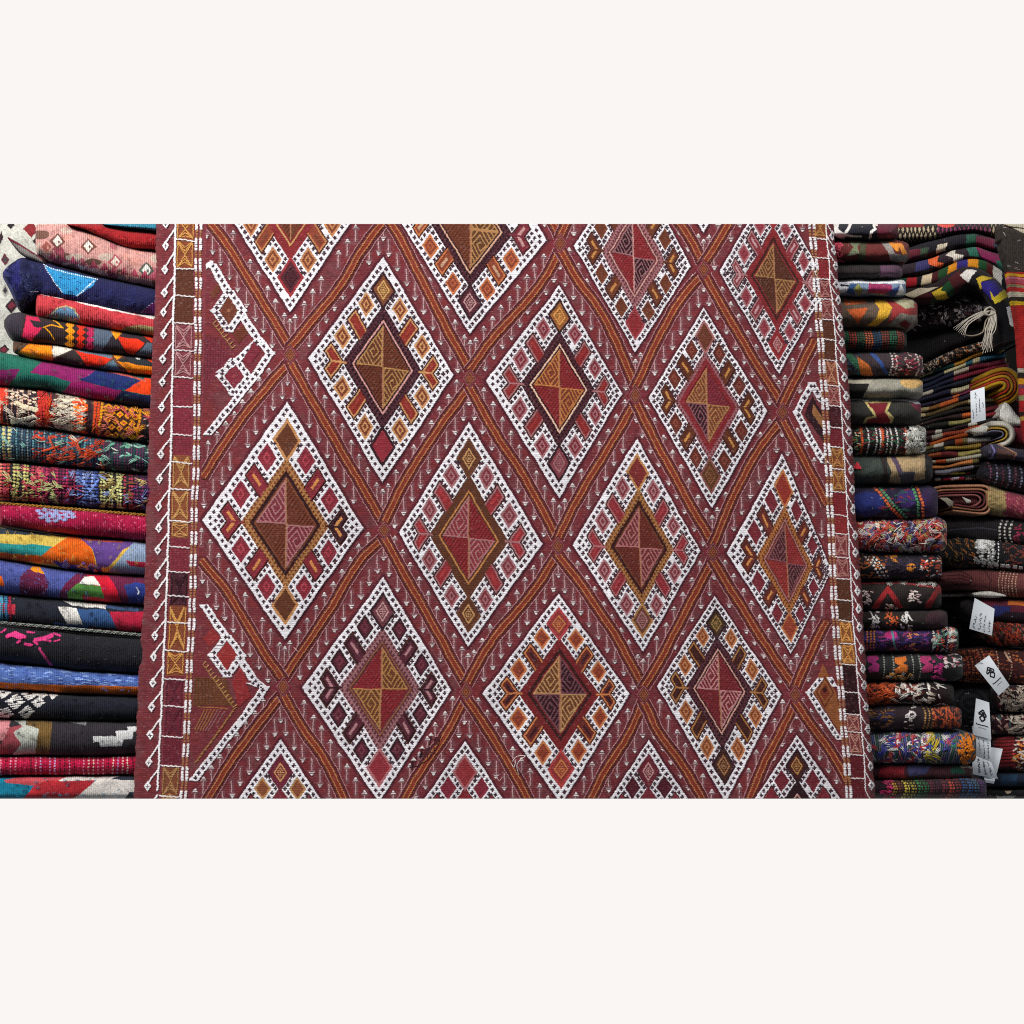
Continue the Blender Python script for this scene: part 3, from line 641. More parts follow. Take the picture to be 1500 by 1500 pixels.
def tufts(o, pal, x0, x1, n, seed, ln=(8, 20), r=.0011, ang=.5, name='yarn_tufts', t=(.05, .95)):
    """loose yarn floats lying on a cloth"""
    R = random.Random(seed); tb = Tubes()
    for _ in range(int(n * 1.5)):
        x = R.uniform(x0, x1); tt = R.uniform(*t); a = R.gauss(0, ang) + (math.pi if R.random() < .5 else 0); L = R.uniform(*ln)
        c = R.choice(pal)
        for s in range(R.choice((1, 2, 3, 4))):
            P = []; Y = []; bend = R.uniform(-.5, .5)
            for q in range(4):
                f = q / 3 - .5
                px = x + L * f * math.cos(a) - s * 1.2 * math.sin(a) + R.uniform(-.8, .8)
                dt = (L * f * math.sin(a) + bend * L * (f * f) + s * 1.2 * math.cos(a)) / 40
                t_ = min(max(tt + dt, .02), .98)
                py, dY = on_surface(o, px, t_, .0015 + .002 * R.random())
                P.append((px, min(max(py, TOP + 1), BOT - 1))); Y.append(dY)
            tb.px(P, Y, r * .62 * R.uniform(.7, 1.2), c, bow=R.uniform(.0005, .003), seg=3, sides=4)
    q = tb.build(name, o, M_YARN); q['kind'] = 'stuff'; return q

def band_(c, col, x0, x1, slope=0):
    c.poly(col, [(x0, 300), (x1, 300), (x1 + slope, 1200), (x0 + slope, 1200)])

GL, GR_, GB = 'kilims folded in the left stack', 'rugs rolled in the right stack', 'kilims piled at the far right'

# ---- left stack -------------------------------------------------------------
def p(c):
    for (x, y, rx, ry, a, b) in ((16, 330, 5, 5, '23191d', None), (1, 348, 3, 8, '2c1a20', None), (7, 380, 5, 7, '5c2030', '3d3a3a'), (7, 425, 4, 8, '8c8a80', '2c2430'),
                                 (17, 448, 8, 9, '2a1a20', '6d2232'), (6, 512, 6, 6, '2a1a20', '6d2232'), (45, 336, 8, 9, '7a1f24', None), (52, 352, 4, 5, '23191d', None), (30, 402, 6, 6, '3a2a30', None), (-12, 360, 6, 8, '6d2232', None), (-14, 470, 6, 8, '6d2232', None)):
        c.dia(a, x, y, rx * 1.3, ry * 1.3, .0004)
        if b: c.dia(b, x, y, rx * .8, ry * .7, .0004)
cream = fold('hanging_kilim', 'cream kilim with small dark red motifs hanging behind the left stack', None, 'rug',
     [(-40, 328), (90, 328)], [(-40, 560), (90, 560)], 'b9b8ae', p, Y0=.15, D=.002, e=8, rib=(2.0, .02, 0), seed=3, back=.004, mat=M_WOOL)
def p(c): c.line('2c6c80', 2, [(150, 330), (230, 336)]); c.specks(['2a6f8a', '3f8ca0', '1f5a70'], 130, 240, 50, ln=(2, 5), w=1.2, ang=(1.5, .2))
fold('folded_kilim', 'teal kilim at the very top of the left stack', GL, 'rug', [(150, 328), (200, 328), (262, 328)], [(150, 328.5), (190, 335), (262, 343)], '2b7288', p, seed=5)
fold('folded_kilim', 'plain dark red kilim under the teal one at the top of the left stack', GL, 'rug', [(98, 328), (150, 329), (190, 335), (262, 343)], [(98, 329), (125, 337), (150, 349), (190, 364), (262, 369)], '8e1c20',
     lambda c: c.specks(['7c1416', 'a02a28'], 98, 250, 60, ln=(3, 8), w=1.2), seed=6)
def p(c):
    R = random.Random(4)
    for k in range(60):
        x, y = R.uniform(50, 250), R.uniform(328, 420); c.ell(R.choice(['a65a66', 'c08a80', '6a4a40', 'b9a598', '8d4450', '5d4238']), x, y, R.uniform(5, 13), R.uniform(4, 9))
    for k in range(26):
        x = 58 + k * 8; c.line('d8a89a', 5, [(x, 326 + max(0, (x - 100) * .3)), (x + 9, 327 + max(0, (x - 92) * .3))])
    for x, y, a, b in ((84, 353, 'd5cfc4', '6b4038'), (130, 362, 'd5cfc4', '6d4038'), (214, 396, 'cfccc4', '4c5048'), (168, 383, 'd0c2b4', 'a05058'), (68, 362, '8d5048', 'c89088'), (120, 390, 'c8b8a8', 'a85a68')):
        c.dia(b, x, y, 12, 12); c.dia(a, x, y, 7, 9); c.dia(b, x + 2, y + 1, 2, 3)
    for k in range(12): c.poly('a8485a', [(70 + k * 15, 380 + k * 3), (77 + k * 15, 369 + k * 3), (84 + k * 15, 382 + k * 3)])
fold('folded_kilim', 'faded pink kilim with blurred grey and brown flowers, high in the left stack', GL, 'rug', [(52, 329), (58, 328), (102, 328), (130, 340), (170, 357), (210, 366), (262, 372)],
     [(52, 372), (70, 384), (130, 399), (190, 414), (262, 428)], 'b98a84', p, rnd=(5, 0), rib=(2.8, .34, .0005), seed=7, D=.04)
fold('folded_kilim', 'thin grey kilim corner with a dark red edge poking out at the upper left', GL, 'rug', [(11, 347), (22, 352), (40, 364), (62, 378)], [(11, 349), (20, 362), (30, 374), (62, 386)], '6c6664',
     lambda c: (c.line('5c1624', 3, [(11, 348), (40, 364), (62, 379)], .001), c.line('3a3030', 2, [(14, 354), (34, 374)])), Y0=.05, D=.012, seed=8, back=.1)
def p(c):
    c.poly('2f7fb0', [(66, 388), (142, 409), (136, 420), (112, 434), (92, 430), (82, 415), (74, 402)], .0004)
    c.line('cdd8e0', 1.6, [(64, 387), (100, 400), (142, 409)], .0008, dash=(3, 1.8)); c.line('cdd8e0', 1.8, [(138, 412), (113, 434)], .0008, dash=(3, 2))
    c.line('cdd8e0', 1.4, [(66, 390), (84, 418), (92, 430)], .0006, dash=(3, 1.6))
    c.poly('4a1048', [(206, 458), (232, 436), (262, 430), (262, 470)]); c.line('a8a0b0', 1, [(207, 458), (232, 436)], None, dash=(4, 1.5))
    c.poly('1c1c58', [(4, 395), (30, 380), (30, 440), (4, 430)]); c.specks(['1c2464', '0e1030', '26306c'], 5, 250, 140, ln=(1, 4), w=1)
    c.poly('0c0c1c', [(28, 440), (56, 430), (56, 470), (28, 470)]); c.line('c8ccd8', 1.6, [(45, 427), (56, 427)], .001)
navy = fold('folded_kilim', 'navy blue kilim with a light blue triangle, its frayed end drooping at the left', GL, 'rug', [(4, 398), (10, 390), (30, 376), (60, 382), (140, 404), (262, 430)],
     [(4, 408), (14, 425), (24, 448), (30, 462), (56, 440), (120, 452), (262, 472)], '151640', p, rnd=(8, 0), seed=9, D=.045, Y0=.065, lump=.002)
tufts(navy, ['10122c', '1a1c44', '3a4468'], 8, 60, 40, 3, ln=(5, 14), r=.0006)
def p(c):
    c.ell('5f7f9c', 94, 471, 24, 21); c.line('b8a878', 1.8, [(64, 466), (78, 459), (84, 451), (96, 449), (108, 453), (116, 466), (121, 476)], .0005)
    c.ell('8a8058', 205, 486, 28, 9); c.specks(['a83038', 'b84048', '9a2a30'], 55, 250, 90, ln=(2, 4), w=1, ang=(1.5, .1))
fold('folded_kilim', 'coral red kilim with a white selvage and grey-blue half disc, left stack', GL, 'rug', [(52, 428), (57, 424), (140, 443), (262, 470)], [(52, 463), (64, 466), (130, 478), (262, 500)], 'b03a40',
     lambda c: (p(c), c.line('e2dcd4', 5.2, [(54, 429), (57, 428), (140, 447), (262, 474)], .0012)), rnd=(4, 0), seed=10, D=.042)
def p(c):
    c.poly('b8284c', [(38, 462), (56, 464), (64, 478), (46, 500), (32, 494), (36, 478)]); c.poly('241a22', [(44, 468), (70, 472), (72, 482), (50, 478)])
    c.line('d89420', 1.8, [(64, 480), (74, 476), (92, 480), (82, 470), (78, 468)], .0008); c.line('d89420', 1.8, [(66, 480), (74, 488), (80, 498)], .0008)
    for x, col in ((103, 'dc8c14'), (119, 'd2341c'), (134, 'a0244c')):
        for k in range(4): c.dia(col, x - k * .6, 475 + (x - 103) * .15 + k * 9.5, 7.5, 7, .0005)
    c.vband('4c5868', 138, 166); c.poly('dc8c14', [(160, 480), (182, 484), (171, 497)]); c.poly('241c24', [(150, 512), (166, 490), (184, 515), (180, 525)])
    c.poly('d23420', [(173, 493), (198, 494), (212, 503), (194, 520), (184, 516)]); c.poly('241c24', [(182, 484), (206, 488), (208, 497), (176, 494)])
    c.poly('d23420', [(204, 488), (235, 490), (235, 498), (222, 502)]); c.poly('4c5868', [(200, 518), (216, 502), (235, 505), (235, 528)])
    c.poly('2c2630', [(4, 455), (34, 458), (30, 500), (4, 500)])
fold('folded_kilim', 'black kilim end with yellow, scarlet and pink zigzags, below the coral one', GL, 'rug', [(6, 468), (14, 460), (30, 457), (62, 464), (130, 477), (262, 500)], [(6, 480), (14, 496), (24, 503), (70, 506), (130, 515), (262, 530)], '2c1c1e', p,
     rnd=(7, 0), seed=11, D=.046)
def p(c):
    c.poly('463428', [(18, 496), (48, 500), (26, 518)]); c.poly('dd8010', [(25, 517), (46, 501), (76, 504), (80, 530), (60, 528)])
    c.poly('cfc8bc', [(78, 505), (106, 512), (78, 526)]); c.poly('2c2022', [(76, 528), (106, 512), (128, 534), (120, 540)])
    c.poly('cc3018', [(110, 514), (164, 524), (152, 536), (128, 536)]); c.poly('5a6c7c', [(116, 508), (164, 518), (162, 526), (112, 515)])
    c.poly('dd8c18', [(158, 514), (184, 520), (171, 528)]); c.poly('202428', [(172, 529), (196, 518), (226, 530), (226, 540)]); c.poly('dd8010', [(172, 530), (226, 537), (224, 548), (190, 547)])
    c.poly('506878', [(146, 538), (166, 528), (180, 546), (160, 545)]); c.poly('c83c20', [(204, 520), (240, 524), (240, 534), (222, 530)]); c.ell('e8e4e0', 203, 524, 4, 2)
fold('folded_kilim', 'kilim of orange, white, scarlet and slate triangles in the left stack', GL, 'rug', [(19, 499), (22, 497), (70, 503), (130, 513), (262, 530)], [(19, 516), (40, 524), (110, 536), (262, 557)], '5a3a2c', p, rnd=(4, 0), seed=12, D=.04, rib=(3, .2, .0003))
def p(c):
    c.poly('6c1450', [(-20, 540), (30, 541), (24, 552), (8, 566), (-20, 566)]); c.poly('7d1c58', [(44, 545), (62, 530), (110, 534), (140, 542), (125, 556), (104, 560)])
    c.poly('16544c', [(10, 566), (32, 550), (70, 548), (104, 560), (88, 576), (20, 566)]); c.poly('7d1450', [(88, 578), (104, 560), (130, 556), (180, 572), (168, 590), (110, 584)])
    c.poly('16245c', [(116, 556), (142, 541), (210, 556), (190, 570), (170, 572)]); c.poly('d8421c', [(184, 572), (212, 552), (262, 560), (262, 585)]); c.line('b85850', 3, [(158, 544), (212, 556)])
    c.poly('141c44', [(160, 592), (180, 572), (262, 586), (262, 605)])
fold('folded_kilim', 'green and magenta kilim with navy lozenges, left stack', GL, 'rug', [(-40, 512), (0, 516), (110, 536), (262, 557)], [(-40, 562), (0, 566), (70, 571), (130, 585), (262, 605)], '1c5c4c', p, seed=13, D=.044)
def p(c):
    c.vband('c83c2c', -10, 12); c.beads('e2a898', -2, 6, 5, .8); c.vband('2a1c24', 14, 56)
    for k in range(8):
        for j in range(6): c.ell('dcc0a8', 18 + j * 6.6, 573 + k * 4.5 + (j % 2) * 2, 3, 1.5, .001) if (j + k) % 3 else None
    c.vband('1c1418', 14, 52) if 0 else None; c.poly('241620', [(4, 592), (52, 595), (50, 622), (4, 620)])
    for k in range(5): c.beads('c89c88', 10 + k * 8, 1.5, 3.6, .6)
    c.line('d8c8ac', 7, [(24, 590), (40, 597), (54, 600)], .0015); c.line('dcd2be', 6, [(18, 618), (36, 614), (50, 611)], .0015)
    for x in (57, 62, 67): c.line('b02c28', 4.4, [(x, 568), (x + 2, 598), (x + 5, 628)], .0014, dash=(6, 5.2))
    c.vband('34242c', 71, 80); c.specks(['d8ccb4', 'c8bca4', '908880', 'b0a898'], 80, 122, 120, ln=(6, 13), w=2.4, ang=(.15, .25), seed=3, h=.0014)
    c.specks(['d0481c', 'c03818', 'e07030'], 106, 128, 40, ln=(4, 9), w=2.2, seed=5, h=.0016); c.vband('2c1a20', 128, 134)
    for x in (138, 143): c.line('c84420', 3.6, [(x + 2, 582), (x - 2, 635)], .0014, dash=(5, 4.3))
    c.line('d08c1c', 4, [(150, 585), (144, 640)], .0014, dash=(5, 4.3)); c.vband('3a1c18', 152, 202)
    for k in range(5):
        for j in range(4): c.dia('d8901c', 158 + j * 12 + (k % 2) * 6, 596 + k * 10 + j * 1.5, 6, 5, .0014); c.dia('a82c3c', 158 + j * 12 + (k % 2) * 6, 596 + k * 10 + j * 1.5, 2, 2, .001)
    c.line('d08c1c', 4, [(206, 600), (200, 650)], .0014, dash=(5, 4.3)); c.vband('20181c', 208, 250); c.specks(['8c8c7c', 'a85060', 'd0c8c0'], 208, 250, 25, ln=(2, 5))
f9 = fold('embroidered_rug', 'shaggy embroidered rug with orange, ivory and gold panels, left stack', GL, 'rug', [(-40, 562), (0, 565), (70, 571), (130, 584), (262, 604)], [(-40, 620), (0, 622), (70, 628), (150, 641), (262, 655)], '4c2a28', p, seed=14, D=.05, Y0=.062, lump=.003, rib=(4, .1, .0003))
tufts(f9, ['c83c24', 'b83430', 'd0481c'], 55, 80, 24, 5, ang=1.0); tufts(f9, ['dcd0bc', 'cdbfa8'], -5, 122, 26, 6); tufts(f9, ['d8901c', 'b84050', 'd07060'], 140, 225, 30, 7)
def p(c):
    for k in range(28):
        x = -8 + k * 8.2
        c.beads(['7a9098', '5a8c94', '6c7c88'][k % 3] if x < 135 else ['5c2a44', '28423c'][k % 2], x, 2.4, 3.8, .6)
        c.beads('28485c', x + 4, 2.6, 6.5, .85) if x < 140 else c.beads('6c2850', x + 4, 1.2, 4, .6)
    for x in (6, 14): c.beads('c8bc7c', x, 4, 5, .7, h=.0014)
    for j in range(5): c.specks(['b83c20', 'a83424', '8c2c20'], 48 + j * 22, 66 + j * 22, 22, ln=(3, 7), w=2.2, ang=(-.3, .3), seed=j)
    c.line('c84c28', 3.5, [(63, 660), (86, 653)], .0018); c.line('c84c28', 3.5, [(124, 666), (146, 659)], .0018); c.specks(['5c947c', '88b0a0'], 150, 225, 26, ln=(4, 9), w=2.4, seed=8)
f10 = fold('embroidered_rug', 'dark teal embroidered rug with orange zigzag stitches, left stack', GL, 'rug', [(-40, 620), (0, 622), (70, 629), (150, 642), (262, 656)], [(-40, 671), (0, 674), (110, 684), (262, 698)], '1e2a36', p, seed=15, D=.046, lump=.002, rib=(4, .1, .0003))
tufts(f10, ['c85028', 'b84020'], 50, 150, 16, 8); tufts(f10, ['88b8a8', 'c8c8b8', '6c9c94'], -5, 225, 18, 9)
def p(c):
    seg = [(-40, 18, ['c04454', 'b84c3c', 'e07c68'], 5), (18, 46, ['b8b070', 'a8a060', '2c2420'], 5), (46, 62, ['b03850', '8c2838'], 5), (62, 112, ['7c1c48', '9c2850', '5c1438'], 5), (112, 146, ['4c64a8', '34488c', '8898c8'], 4), (146, 180, ['b4b478', 'c8c890', '20181c'], 4), (180, 196, ['a03448', '2c1620'], 4), (196, 262, ['5c1c50', '6c2850', '2c1838'], 3)]
    for (a, b, pal, w) in seg:
        for k in range(int((b - a) / w)): c.beads(pal[k % 3 % len(pal)], a + 2 + k * w, w * .8, 5, .62, h=.0013)
    for k in range(8): c.line('b8b878', 3, [(148 + k * 4, 700 + k * 6), (151 + k * 4, 703 + k * 6)], .0016); c.line('b8b878', 3, [(178 - k * 4, 702 + k * 6), (175 - k * 4, 705 + k * 6)], .0016)
    for k in range(8): c.line('6c84c4', 2.6, [(116 + k * 4, 700 + k * 5), (119 + k * 4, 702 + k * 5)], .0016); c.line('6c84c4', 2.6, [(144 - k * 4, 704 + k * 5), (141 - k * 4, 706 + k * 5)], .0016)
f11 = fold('embroidered_rug', 'black embroidered rug with pink, lime and blue stitches and a gold braid below', GL, 'rug', [(-40, 672), (0, 676), (110, 686), (262, 699)], [(-40, 728), (0, 733), (100, 741), (262, 753)], '1c1218', p, seed=16, D=.048, lump=.003, rib=(4, .08, .0003))
tufts(f11, ['a8a868', 'b4b47c'], 10, 90, 22, 10); tufts(f11, ['b83850', '9c2440', 'c85060'], -10, 120, 30, 11); tufts(f11, ['6478b0', '8898c0'], 95, 225, 20, 12); tufts(f11, ['c8b070', '7c5c2c'], 150, 220, 12, 13)
tb = Tubes()
for o_ in (0, 1):
    P = [(x, 736 + (x + 10) * .083 + 1.5 * math.sin(x * .55 + o_ * 3.14)) for x in range(-12, 262, 3)]
    tb.px(P, [.030 + .001 * math.cos(x[0] * .55 + o_ * 3.14) for x in P], .0017, 'a87a2c' if o_ else '8c6424', bow=0, seg=1)
tb.build('braided_edge', f11, M_YARN)
def p(c):
    c.specks(['b0405c', 'c05070', 'c87088'], 0, 240, 260, ln=(.8, 2), w=1, ang=(1.5, .4), seed=2, h=.0003)
    R = random.Random(2)
    for k in range(30):
        a = k * 2.4; r = 3.2 * math.sqrt(k); c.ell('8890b8', 82 + r * 1.7 * math.cos(a), 752 + r * .75 * math.sin(a), 4.6, 2.3, .0012)
fold('folded_kilim', 'crimson kilim with a pale blue embroidered flower, left stack', GL, 'rug', [(-1, 738), (3, 736), (100, 743), (262, 756)], [(-1, 770), (80, 781), (262, 797)], '8f1038', p, rnd=(4, 0), seed=17, D=.044)
def p(c):
    c.poly('24303c', [(-40, 770), (40, 776), (78, 786), (-40, 779)]); c.poly('bfa654', [(-40, 780), (75, 786), (110, 786), (80, 802), (-40, 794)]); c.poly('2f8a88', [(-40, 794), (80, 800), (70, 812), (60, 815), (-40, 806)])
    c.poly('c85a10', [(-40, 807), (60, 815), (74, 802), (96, 790), (112, 784), (124, 792), (134, 808), (142, 830), (120, 830), (60, 824), (-40, 818)])
    c.poly('563a78', [(114, 784), (200, 794), (180, 806), (160, 830), (145, 832), (134, 806)]); c.line('a84030', 2.4, [(124, 790), (180, 794)])
    c.poly('8090a8', [(160, 838), (176, 818), (196, 794), (262, 794), (262, 850)]); c.poly('a02038', [(184, 822), (262, 828), (262, 838), (190, 830)]); c.poly('4c3470', [(76, 820), (110, 828), (150, 832), (150, 842), (90, 832)])
f13 = fold('folded_kilim', 'kilim with an orange mound between yellow-teal stripes and purple, left stack', GL, 'rug', [(-40, 768), (0, 773), (80, 783), (262, 798)], [(-40, 814), (0, 819), (90, 833), (150, 840), (262, 846)], 'bb9c48', p, seed=18, D=.046)
tufts(f13, ['5c4888', '8878a8', 'c86820'], 95, 150, 12, 14, ln=(5, 10), t=(.8, .97))
def p(c):
    c.poly('5c1c3c', [(28, 862), (30, 845), (44, 832), (62, 838), (70, 852), (68, 874), (30, 872)]); c.poly('dc8c18', [(44, 834), (48, 830), (58, 830), (64, 840), (50, 838)])
    c.poly('5c1838', [(84, 880), (94, 856), (112, 840), (180, 838), (262, 842), (262, 890)]); c.poly('b81c30', [(128, 842), (158, 843), (170, 862), (178, 884), (150, 882)])
    c.poly('d8d4cc', [(124, 844), (138, 844), (146, 857), (116, 854)]); c.poly('4c7c3c', [(98, 868), (114, 854), (146, 858), (152, 876), (104, 884)]); c.poly('a01c28', [(120, 872), (154, 877), (154, 884), (124, 882)])
    c.poly('243478', [(182, 856), (200, 852), (240, 858), (240, 886), (190, 884)]); c.poly('d86020', [(-10, 840), (2, 842), (8, 858), (-10, 856)]); c.line('e0dce8', 2, [(201, 860), (204, 866), (202, 871)], .001)
    c.specks(['5c64a0', '48508c'], 0, 100, 60, ln=(1, 3), w=1)
fold('folded_kilim', 'violet-blue kilim with maroon tents, one capped white over green', GL, 'rug', [(-40, 815), (0, 819), (80, 833), (150, 841), (262, 847)], [(-40, 862), (0, 869), (85, 877), (262, 891)], '464f8c', p, seed=19, D=.046)
def p(c):
    c.poly('a83040', [(-40, 880), (24, 884), (22, 900), (-40, 897)]); c.beads('4c8ca8', 2, 5, 3, .8); c.beads('3878a0', 9, 5, 3, .8); c.beads('8c1c34', 15, 4, 5, .9)
    c.poly('cfccc6', [(85, 888), (112, 892), (122, 916), (98, 914), (90, 900)]); c.poly('cfccc6', [(88, 878), (154, 886), (154, 892), (106, 888)]); c.poly('2f4c78', [(112, 893), (154, 893), (162, 900), (172, 920), (124, 917)])
    c.line('34486c', 5, [(156, 889), (200, 893)]); c.poly('a02038', [(160, 896), (262, 896), (262, 930), (172, 925)]); c.line('8c1c34', 4, [(128, 921), (170, 924)]); c.line('30507c', 5, [(80, 914), (128, 920)])
fold('folded_kilim', 'black kilim with a white hook, steel blue and crimson blocks, left stack', GL, 'rug', [(-40, 866), (0, 871), (85, 878), (262, 892)], [(-40, 906), (0, 911), (100, 921), (262, 934)], '161a24', p, seed=20, D=.042)
def p(c):
    for (pts, w) in (([(10, 932), (22, 928), (35, 934)], 6), ([(12, 930), (30, 936)], 4), ([(52, 938), (68, 934), (76, 930)], 6), ([(52, 936), (74, 938)], 3), ([(40, 926), (50, 927)], 3), ([(80, 927), (88, 930)], 3), ([(25, 942), (28, 940)], 4), ([(36, 944), (46, 946)], 4), ([(58, 950), (66, 962), (76, 976)], 4), ([(80, 938), (88, 936)], 2.4), ([(2, 926), (8, 922)], 2.4), ([(50, 941), (54, 944)], 4)):
        c.line('c83c78', w, pts, .0015)
    c.specks(['26262e', '3a3a44', '14141a'], -10, 250, 120, ln=(1, 4), w=1, seed=3)
f16 = fold('folded_kilim', 'black kilim with bright pink stitched butterfly and a grey cord edge', GL, 'rug', [(-40, 910), (0, 913), (100, 924), (262, 936)], [(-40, 965), (0, 968), (110, 981), (262, 991)], '17161c', p, seed=21, D=.048)
tb = Tubes()
for o_ in (0, 1, 2):
    P = [(x, 911 + (x + 10) * .088 + 1.8 * math.sin(x * .5 + o_ * 2.1)) for x in range(-12, 255, 3)]
    tb.px(P, [.026 + .001 * math.cos(x[0] * .5 + o_ * 2.1) for x in P], .0013, ['8c9088', '787c78', '50564c'][o_], bow=0, seg=1)
tb.build('corded_edge', f16, M_YARN)
fold('folded_kilim', 'powder blue kilim with an orange band along its lower edge', GL, 'rug', [(-40, 966), (0, 970), (110, 982), (262, 992)], [(-40, 1006), (0, 1009), (110, 1016), (262, 1021)], '4c64a0',
     lambda c: (c.specks(['7c94c8', '8ca4d0', '34488c', '2c3c7c'], -20, 250, 240, ln=(4, 12), w=1.3, ang=(.07, .05), h=.0003), c.poly('b85c10', [(-40, 998), (0, 1000), (110, 1004), (262, 1006), (262, 1030), (-40, 1020)])), seed=22, D=.04, rib=(3, .16, .0003))
def p(c):
    for (x, y, s_) in ((22, 1028, 1), (-12, 1040, 1), (44, 1016, .9), (4, 1014, .8), (56, 1030, .7), (38, 1044, .8), (8, 1046, .8), (62, 1018, .45), (78, 1018, .4)):
        for k in range(-3, 4):
            w = (4 - abs(k)) * 3.4 * s_
            if k == 0: c.line('d4d0cc', 2.4, [(x - w, y), (x - 4, y)], .0014); c.line('d4d0cc', 2.4, [(x + 4, y), (x + w, y)], .0014)
            else: c.line('d4d0cc', 2.2, [(x - w, y + k * 3.1 * s_ + 1), (x + w, y + k * 3.1 * s_ - 1)], .0014)
fold('folded_kilim', 'black kilim with white stitched diamonds at its left end', GL, 'rug', [(-40, 1008), (0, 1011), (110, 1018), (262, 1022)], [(-40, 1050), (0, 1052), (110, 1056), (262, 1056)], '11131f', p, seed=23, D=.044)
def p(c):
    c.poly('bc7c80', [(-40, 1050), (16, 1052), (12, 1080), (8, 1084), (-40, 1080)]); c.poly('94444c', [(14, 1066), (34, 1062), (30, 1090), (18, 1104), (-10, 1104), (6, 1082)]); c.poly('b0b2a8', [(18, 1054), (38, 1054), (38, 1062), (56, 1068), (54, 1106), (18, 1106), (30, 1090), (20, 1074), (34, 1064)])
    c.poly('68502c', [(38, 1054), (76, 1056), (72, 1106), (52, 1106), (56, 1068), (40, 1063)]); c.poly('7c7c7c', [(98, 1056), (128, 1056), (126, 1062), (104, 1060)])
    c.poly('c8c8c8', [(138, 1078), (170, 1078), (170, 1070), (186, 1070), (186, 1064), (200, 1064), (200, 1070), (194, 1072), (194, 1082), (180, 1084), (178, 1094), (148, 1094), (146, 1086), (138, 1086)])
fold('folded_kilim', 'charcoal kilim with pink, grey and brown steps and a white hook at right', GL, 'rug', [(-40, 1052), (0, 1053), (110, 1056), (262, 1057)], [(-40, 1107), (0, 1107), (110, 1107), (262, 1105)], '28242a', p, seed=24, D=.046)
def p(c):
    for k in range(34):
        x = -5 + k * 7.1; c.beads(random.Random(k).choice(['3a1424', 'd08ca0', '2c1020', 'b0a0c8', 'c0305a', 'd8c0b0']), x, 2, 4, .55, h=.0008)
fold('folded_kilim', 'raspberry red kilim with fine broken black and lilac pinstripes', GL, 'rug', [(-40, 1108), (0, 1108), (110, 1108), (262, 1105)], [(-40, 1137), (0, 1136), (110, 1136), (262, 1134)], 'a4183a', p, seed=25, D=.036)
def p(c):
    c.poly('b04a50', [(6, 1142), (40, 1136), (100, 1136), (84, 1144), (60, 1152), (10, 1146)]); c.poly('a82c34', [(30, 1172), (50, 1152), (68, 1143), (140, 1143), (128, 1156), (106, 1172)])
    c.poly('ccc6c0', [(84, 1144), (100, 1136), (170, 1135), (262, 1134), (262, 1172), (106, 1172), (142, 1143)]); c.poly('262c38', [(160, 1142), (180, 1135), (212, 1136), (196, 1142)]); c.poly('23242c', [(180, 1172), (190, 1160), (262, 1150), (262, 1172)])
fold('folded_kilim', 'teal, brick red and white kilim at the bottom of the left stack', GL, 'rug', [(-40, 1138), (0, 1138), (110, 1137), (262, 1135)], [(-40, 1172), (262, 1172)], '17718c', p, seed=26, D=.03, e=6, rib=(3, .16, .0003))

# ---- right stack ------------------------------------------------------------
def rolled(label, y0, y1, x1, base, paint, name='rolled_rug', slope=0, x0=1190, rr=19, seed=1, D=.06, tuft=None, lump=.002, rib=(3, .1, .0003), y0r=None, y1r=None, Y0=.085):
    o = fold(name, label, GR_, 'rug', [(x0, y0), (x1, y0r or y0 + slope)], [(x0, y1), (x1, y1r or y1 + slope)], base, paint, Y0=Y0, D=D, rnd=(0, rr), seed=seed, lump=lump, rib=rib, back=.22, wavy=3.5, e=2.1)
    for q in tuft or (): tufts(o, *q)
    return o
def p(c):
    c.poly('d8d2cc', [(1222, 328), (1230, 328), (1228, 336), (1238, 344), (1232, 351), (1222, 346)]); c.line('d8d2cc', 4, [(1248, 326), (1240, 340), (1234, 352)]); c.line('d8d2cc', 3.4, [(1292, 328), (1280, 330), (1283, 336), (1277, 340), (1274, 352)]); c.line('cfc8c4', 3, [(1232, 345), (1262, 347)])
    c.vband('54182a', 1286, 1320)
rolled('navy and maroon kilim with white outlines at the top of the right stack', 324, 352, 1316, '141420', p, seed=31, name='folded_kilim')
def p(c):
    c.dia('c84c60', 1229, 359, 8, 8, .001); c.poly('6c7458', [(1242, 352), (1266, 352), (1256, 362), (1260, 372), (1240, 376), (1250, 362)]); c.poly('40402c', [(1262, 350), (1272, 352), (1268, 380), (1254, 384), (1260, 370)])
    c.poly('8c8480', [(1290, 352), (1306, 356), (1314, 380), (1306, 384), (1302, 370)]); c.poly('d08020', [(1302, 354), (1322, 356), (1329, 372), (1322, 374), (1318, 360), (1316, 370), (1308, 362)], .001); c.poly('74706c', [(1308, 372), (1330, 374), (1328, 384), (1308, 384)])
rolled('brown-red rolled rug with a sage figure and orange end', 351, 385, 1332, '5f2320', p, seed=32, slope=2, tuft=[(['c84c60', 'b83c50'], 1223, 1234, 14, 3, (3, 8))])
rolled('charcoal folded kilim with a dull mauve patch at its end', 385, 410, 1322, '26201f', lambda c: c.poly('54384c', [(1288, 388), (1330, 388), (1330, 406), (1290, 405)]), seed=33, name='folded_kilim')
